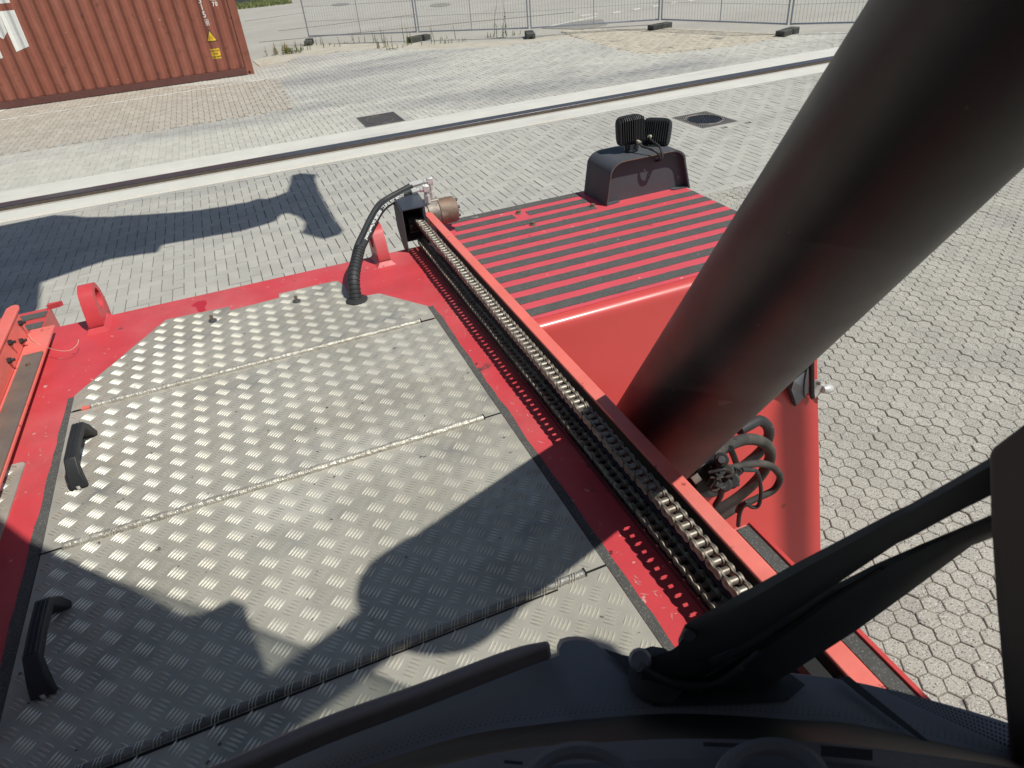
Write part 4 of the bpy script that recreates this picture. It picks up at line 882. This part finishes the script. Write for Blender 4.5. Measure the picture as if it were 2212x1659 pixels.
# ------------------------------------------------------------------ cab around the eye point
HC = .60
def pl(L_, h=HC, dz=0): return [Vector((p.x, p.y, p.z + dz)) for p in (onz(*q, CAMZ - h) for q in L_)]
def raw(mb, name, mt, parent=mach, **k): return mb.build(name, M[mt], parent, **k)
cab = mach
C1 = [(100, 1785), (439, 1659), (691, 1548), (898, 1475), (1095, 1401), (1185, 1380)]
C1b = [(120, 1840), (470, 1695), (691, 1601), (900, 1520), (1121, 1433), (1190, 1402)]
C3 = [(100, 1900), (450, 1760), (798, 1653), (1014, 1588), (1240, 1556), (1460, 1542), (1728, 1556), (1867, 1569), (2180, 1640), (2400, 1700)]
C2 = [(1204, 1402), (1203, 1386), (1210, 1372), (1240, 1366), (1273, 1371), (1290, 1384), (1310, 1400), (1345, 1413), (1420, 1428), (1560, 1436), (1700, 1445), (1825, 1460), (1985, 1497), (2178, 1554), (2400, 1640)]
# window sill bar with rounded end
A = catmull(pl(C1, HC - .022), 6); B_ = catmull(pl([(a[0] * .35 + b[0] * .65, a[1] * .35 + b[1] * .65) for a, b in zip(C1, C1b)], HC - .022), 6)
raw(MB().slab(A, B_, (0, -.003, -.020)), 'sill_trim', 'trim', bevel=.005, segs=3)
# cowl: outer edge rounded over, top face, skirt
def resamp(P, n_):
    P = catmull(P, 8); L_ = [0]
    for i in range(1, len(P)): L_.append(L_[-1] + (P[i] - P[i - 1]).length)
    out = []
    for k in range(n_):
        d = L_[-1] * k / (n_ - 1); i = max(1, next((i for i in range(len(L_)) if L_[i] >= d - 1e-9), len(P) - 1)); out.append(P[i - 1].lerp(P[i], (d - L_[i - 1]) / max(1e-9, L_[i] - L_[i - 1])))
    return out
outer_px = C1b[:-1] + C2
O = resamp(pl(outer_px[:5], HC + .012), 30) + resamp(pl(C2, HC), 60)
I = resamp(pl(C3[:5], HC - .004), 30) + resamp(pl(C3[4:], HC - .004), 60)
def shift(P, dz, k=0): return [Vector((p.x, p.y + k, p.z + dz)) for p in P]
mb = MB(); In = [o.lerp(i_, .10) for o, i_ in zip(O, I)]
mb.strip(In, I); mb.strip(shift(O, -.008, .001), In); mb.strip([Vector((p.x, p.y + .01, DZ + .05)) for p in O], shift(O, -.008, .001))
raw(mb, 'cab_cowl', 'cowl', smooth=True)
# wiper recess beside the hump
rc = pl([(1300, 1400), (1345, 1440), (1385, 1500), (1410, 1525), (1560, 1522), (1700, 1515), (1740, 1480), (1700, 1450), (1560, 1440), (1420, 1430), (1345, 1415)], HC - .006)
raw(MB().add(rc, [tuple(range(len(rc)))]), 'wiper_recess', 'black')
rd = pl([(1810, 1462), (1880, 1520), (1990, 1600), (2010, 1604), (1900, 1515), (1835, 1462)], HC - .010); raw(MB().add(rd, [tuple(range(len(rd)))]), 'panel_joint', 'gunk_and_shade')
# air grille on the right of the cowl
mb = MB(); a0_, a1_, b0_, b1_ = (1895, 1478), (2185, 1572), (1925, 1500), (2185, 1622)
for k in range(30):
    for l in range(5):
        u0, u1 = k / 30, (k + .62) / 30; v0, v1 = l / 5, (l + .6) / 5
        def bl(u, v): return (a0_[0] * (1 - u) * (1 - v) + a1_[0] * u * (1 - v) + b0_[0] * (1 - u) * v + b1_[0] * u * v, a0_[1] * (1 - u) * (1 - v) + a1_[1] * u * (1 - v) + b0_[1] * (1 - u) * v + b1_[1] * u * v)
        q_ = pl([bl(u0, v0), bl(u1, v0), bl(u1, v1), bl(u0, v1)], HC - .012); mb.add(q_, [(0, 1, 2, 3)])
tag(raw(mb, 'cowl_grille', 'gunk_and_shade'), kind='stuff')
# glass edge seal, dashboard
C4 = [(100, 1960), (600, 1765), (1046, 1632), (1348, 1601), (1582, 1597), (1816, 1609), (2190, 1659), (2400, 1720)]
D4 = resamp(pl(C4, HC - .07), 90); mb = MB(); mb.strip(I, D4); raw(mb, 'glass_seal', 'gunk_and_shade', smooth=True)
Dn = [Vector((p.x * .98, p.y - .20, p.z + .012)) for p in D4]; mb = MB(); mb.strip([p + Vector((0, 0, 0)) for p in D4], [p.lerp(q_, .1) + Vector((0, 0, .006)) for p, q_ in zip(D4, Dn)]); mb.strip([p.lerp(q_, .1) + Vector((0, 0, .006)) for p, q_ in zip(D4, Dn)], Dn)
dash = raw(mb, 'dashboard', 'dash', smooth=True)
for x0, x1, y0, y1 in ((1519, 1621, 1603, 1617), (1773, 1885, 1610, 1644), (1089, 1129, 1642, 1653), (1690, 1735, 1608, 1622)):
    q_ = pl([(x0, y0), (x1, y0 + (y1 - y0) * .3), (x1, y1), (x0, y1 - (y1 - y0) * .3)], HC - .088); raw(MB().add(q_, [(0, 1, 2, 3)]), 'air_vent', 'gunk_and_shade', dash)
for (cx, cy, rx, ry) in ((1668, 1690, 110, 78), (1253, 1700, 110, 80)):
    P = pl([(cx + rx * math.cos(t), cy - ry * math.sin(t)) for t in [k * math.pi / 16 for k in range(17)]], HC - .10); raw(MB().tube(P, .006, 8), 'gauge_hood', 'dash', dash, smooth=True)
# frit dots on the glass edge
mb = MB(); fl_ = resamp(pl(C3, HC - .006), 340)
for row in range(4):
    for k in range(row % 2, 340, 2):
        p = fl_[k] + Vector((0, .006 + row * .0032, .001 + row * .0004)); r0 = .0007 - row * .0001; mb.add([(p.x - r0, p.y, p.z), (p.x, p.y - r0, p.z), (p.x + r0, p.y, p.z), (p.x, p.y + r0, p.z)], [(0, 1, 2, 3)])
tag(raw(mb, 'glass_edge_dots', 'gunk_and_shade'), kind='stuff')
# windscreen: curved upright pane
G0 = [Vector((-.62, .33, 0)), Vector((-.40, .375, 0))] + [Vector((p.x, p.y, 0)) for p in resamp(pl(C3[2:9], HC), 14)] + [Vector((.56, .0, 0)), Vector((.60, -.2, 0))]
zb, zt = CAMZ - HC, CAMZ + .95
mb = MB(); mb.strip([(p.x, p.y, zb) for p in G0], [(p.x, p.y, zt) for p in G0]); raw(mb, 'windscreen', 'glass', smooth=True)
def gpt(px, py, off=0):
    r = ray(px, py); best = None
    for a, b in zip(G0, G0[1:]):
        ex, ey = b.x - a.x, b.y - a.y; det = r[0] * ey - r[1] * ex
        if abs(det) < 1e-9: continue
        t = (a.x * ey - a.y * ex) / det; u = (a.x * r[1] - a.y * r[0]) / det
        if t > 0 and -.001 <= u <= 1.001: best = t if best is None else min(best, t)
    if best is None: best = .62
    t = best + off; return Vector((r[0] * t, r[1] * t, CAMZ + r[2] * t))
def ribbon(name, top, bot, off0, off1, th, mt, parent=mach, bev=.003):
    n_ = len(top); A = [gpt(*p, off0 + (off1 - off0) * i / (n_ - 1)) for i, p in enumerate(top)]; B = [gpt(*p, off0 + (off1 - off0) * i / (n_ - 1)) for i, p in enumerate(bot)]
    vs = []; fs = []
    for a, b in zip(A, B):
        v = ((a + b) / 2 - Vector((0, 0, CAMZ))).normalized() * th; m1_ = a.lerp(b, .22) - v * .35; m2_ = a.lerp(b, .62) - v * .25; vs += [a, m1_, m2_, b, b + v, a + v]
    for i in range(n_ - 1):
        for k in range(6): fs.append((i * 6 + k, i * 6 + (k + 1) % 6, i * 6 + 6 + (k + 1) % 6, i * 6 + 6 + k))
    fs += [(5, 4, 3, 2, 1, 0), tuple((n_ - 1) * 6 + k for k in range(6))]
    return raw(MB().add(vs, fs), name, mt, parent, smooth=True)
def F_(*L_): return [(x * .86406, y * .86406) for x, y in L_]
wa = ribbon('wiper_arm', F_((1695, 1600), (1712, 1562), (1783, 1522), (2000, 1403), (2238, 1278), (2273, 1262), (2385, 1198), (2500, 1130), (2590, 1075)),
            F_((1700, 1650), (1735, 1660), (1850, 1615), (2085, 1465), (2242, 1360), (2275, 1345), (2385, 1285), (2500, 1228), (2590, 1190)), .035, .03, .02, 'wiper')
wb = ribbon('wiper_arm', F_((1800, 1640), (1850, 1612), (1960, 1535), (2077, 1467), (2194, 1408), (2307, 1359), (2400, 1320), (2500, 1278), (2590, 1245)),
            F_((1815, 1735), (1890, 1731), (1980, 1681), (2147, 1573), (2290, 1469), (2429, 1365), (2500, 1338), (2540, 1320), (2590, 1300)), .045, .035, .022, 'wiper')
ribbon('wiper_blade', F_((1760, 1690), (1900, 1610), (2060, 1500), (2200, 1418)), F_((1770, 1712), (1905, 1630), (2064, 1515), (2204, 1430)), .03, .03, .008, 'gunk_and_shade', wa)
def blob(name, px, py, rpx, off, mt, parent=mach, n_=14, ln=.03):
    c = gpt(px * .86406, py * .86406, off); r_ = rpx * .86406 / 1457 * (c - Vector((0, 0, CAMZ))).length; d = (c - Vector((0, 0, CAMZ))).normalized()
    return raw(MB().tube([c - d * ln * .35, c - d * ln * .25, c + d * ln], [r_ * .75, r_, r_], n_), name, mt, parent, smooth=True)
blob('arm_hub', 1790, 1655, 46, .07, 'wiper', wa); blob('arm_pivot', 1722, 1590, 16, .028, 'rubber', wa); blob('arm_hub', 1640, 1690, 62, .06, 'wiper', wa); blob('arm_hub', 1600, 1650, 26, .05, 'cowl', wa); blob('arm_hub', 1840, 1715, 34, .06, 'gunk_and_shade', wb)
ribbon('arm_root', F_((1610, 1650), (1680, 1625), (1740, 1580)), F_((1600, 1720), (1700, 1735), (1790, 1690)), .05, .045, .02, 'wiper', wa)
P = [gpt(*p, .03) for p in F_((1600, 1668), (1640, 1692), (1700, 1712), (1760, 1714), (1810, 1700), (1850, 1670), (1900, 1625))]
raw(MB().tube(catmull(P, 6), .0045, 10), 'washer_hose', 'rubber', wa, smooth=True)
P = [gpt(*p, .04) for p in F_((1730, 1715), (1755, 1735), (1768, 1755))]; raw(MB().tube(catmull(P, 5), .005, 8), 'washer_hose', 'rubber', wa, smooth=True)
# right screen pillar
pp = [(2138, 985), (2146, 968), (2212, 918), (2420, 860), (2420, 1750), (2196, 1750), (2185, 1659), (2171, 1500), (2153, 1300), (2141, 1120)]
A = [gpt(*p, -.012) for p in pp]; n_ = len(A); V0 = Vector((0, 0, CAMZ))
raw(MB().add(A + [p + (p - V0).normalized() * .04 for p in A], [tuple(range(n_)), tuple(range(2 * n_ - 1, n_ - 1, -1))] + [(k, n_ + k, n_ + (k + 1) % n_, (k + 1) % n_) for k in range(n_)]), 'screen_pillar', 'pillar', bevel=.003)
# unseen cab roof, outline shaped to cast the deck shadow, and rear wall
ZR = CAMZ + .55; ox_, oy_ = .43 * (ZR - DZ), -.44 * (ZR - DZ)
roof = [(x + ox_, y + oy_) for x, y in ((-.9, 1.6), (-.615, 1.24), (-.55, 1.145), (-.354, .924), (-.28, .835), (-.255, .815), (-.235, .808), (-.192, .816), (-.185, .76), (-.17, .674), (-.15, .56))] + [(.47, -.09), (.90, -.11), (.95, -.345), (1.5, -.37), (1.5, -1.5), (-1.5, -1.5), (-1.5, 1.4)]
raw(MB().prism(roof, ZR, ZR + .05), 'cab_roof_shadow_caster', 'cowl'); raw(MB().box(-1.4, 1.4, -1.45, -1.40, DZ + .02, ZR - .002), 'cab_rear_wall', 'cowl')

raw(MB().tube([(4.18 - .43 * .35, -1.676 + .71 * .35, 7.6), (4.18 + .43 * 1.6, -1.676 - .71 * 1.6, 7.6)], .056, 12), 'shadow_band_pipe', 'grey_steel', smooth=True)  # unseen pipe added to cast the soft dark band on the tank front
# unseen plate added above the yard, cut to the ground shadow it casts
HB = 6.4; sx, sy = .43 * HB, -.44 * HB
bp = [(-9, 10.2), (-3.1, 10.14), (-2.47, 10.2), (-2.2, 9.98), (-2.04, 9.82), (-1.7, 9.62), (-1.1, 9.35), (-.65, 9.19), (-.1, 9.14), (.05, 9.20), (.15, 9.12), (.28, 9.16), (.42, 9.26), (.50, 9.62), (.56, 9.96), (.70, 10.0), (.87, 9.82), (.815, 9.60), (.78, 9.0), (.775, 8.1), (.80, 7.42), (.74, 7.33), (.567, 7.30), (.44, 7.50), (.375, 7.62), (.43, 7.74), (.47, 7.95), (.41, 8.22), (.30, 8.42), (.22, 8.40), (.14, 8.22), (-.02, 8.16), (-.267, 8.11), (-1.12, 8.18), (-1.16, 7.98), (-1.64, 8.07), (-2.28, 7.79), (-2.2, 7.1), (-2.4, 6.4), (-2.6, 5.6), (-9, 5.2)]
raw(MB().prism([(x + sx, y + sy) for x, y in bp], HB, HB + .05), 'yard_shadow_plate', 'grey_steel')
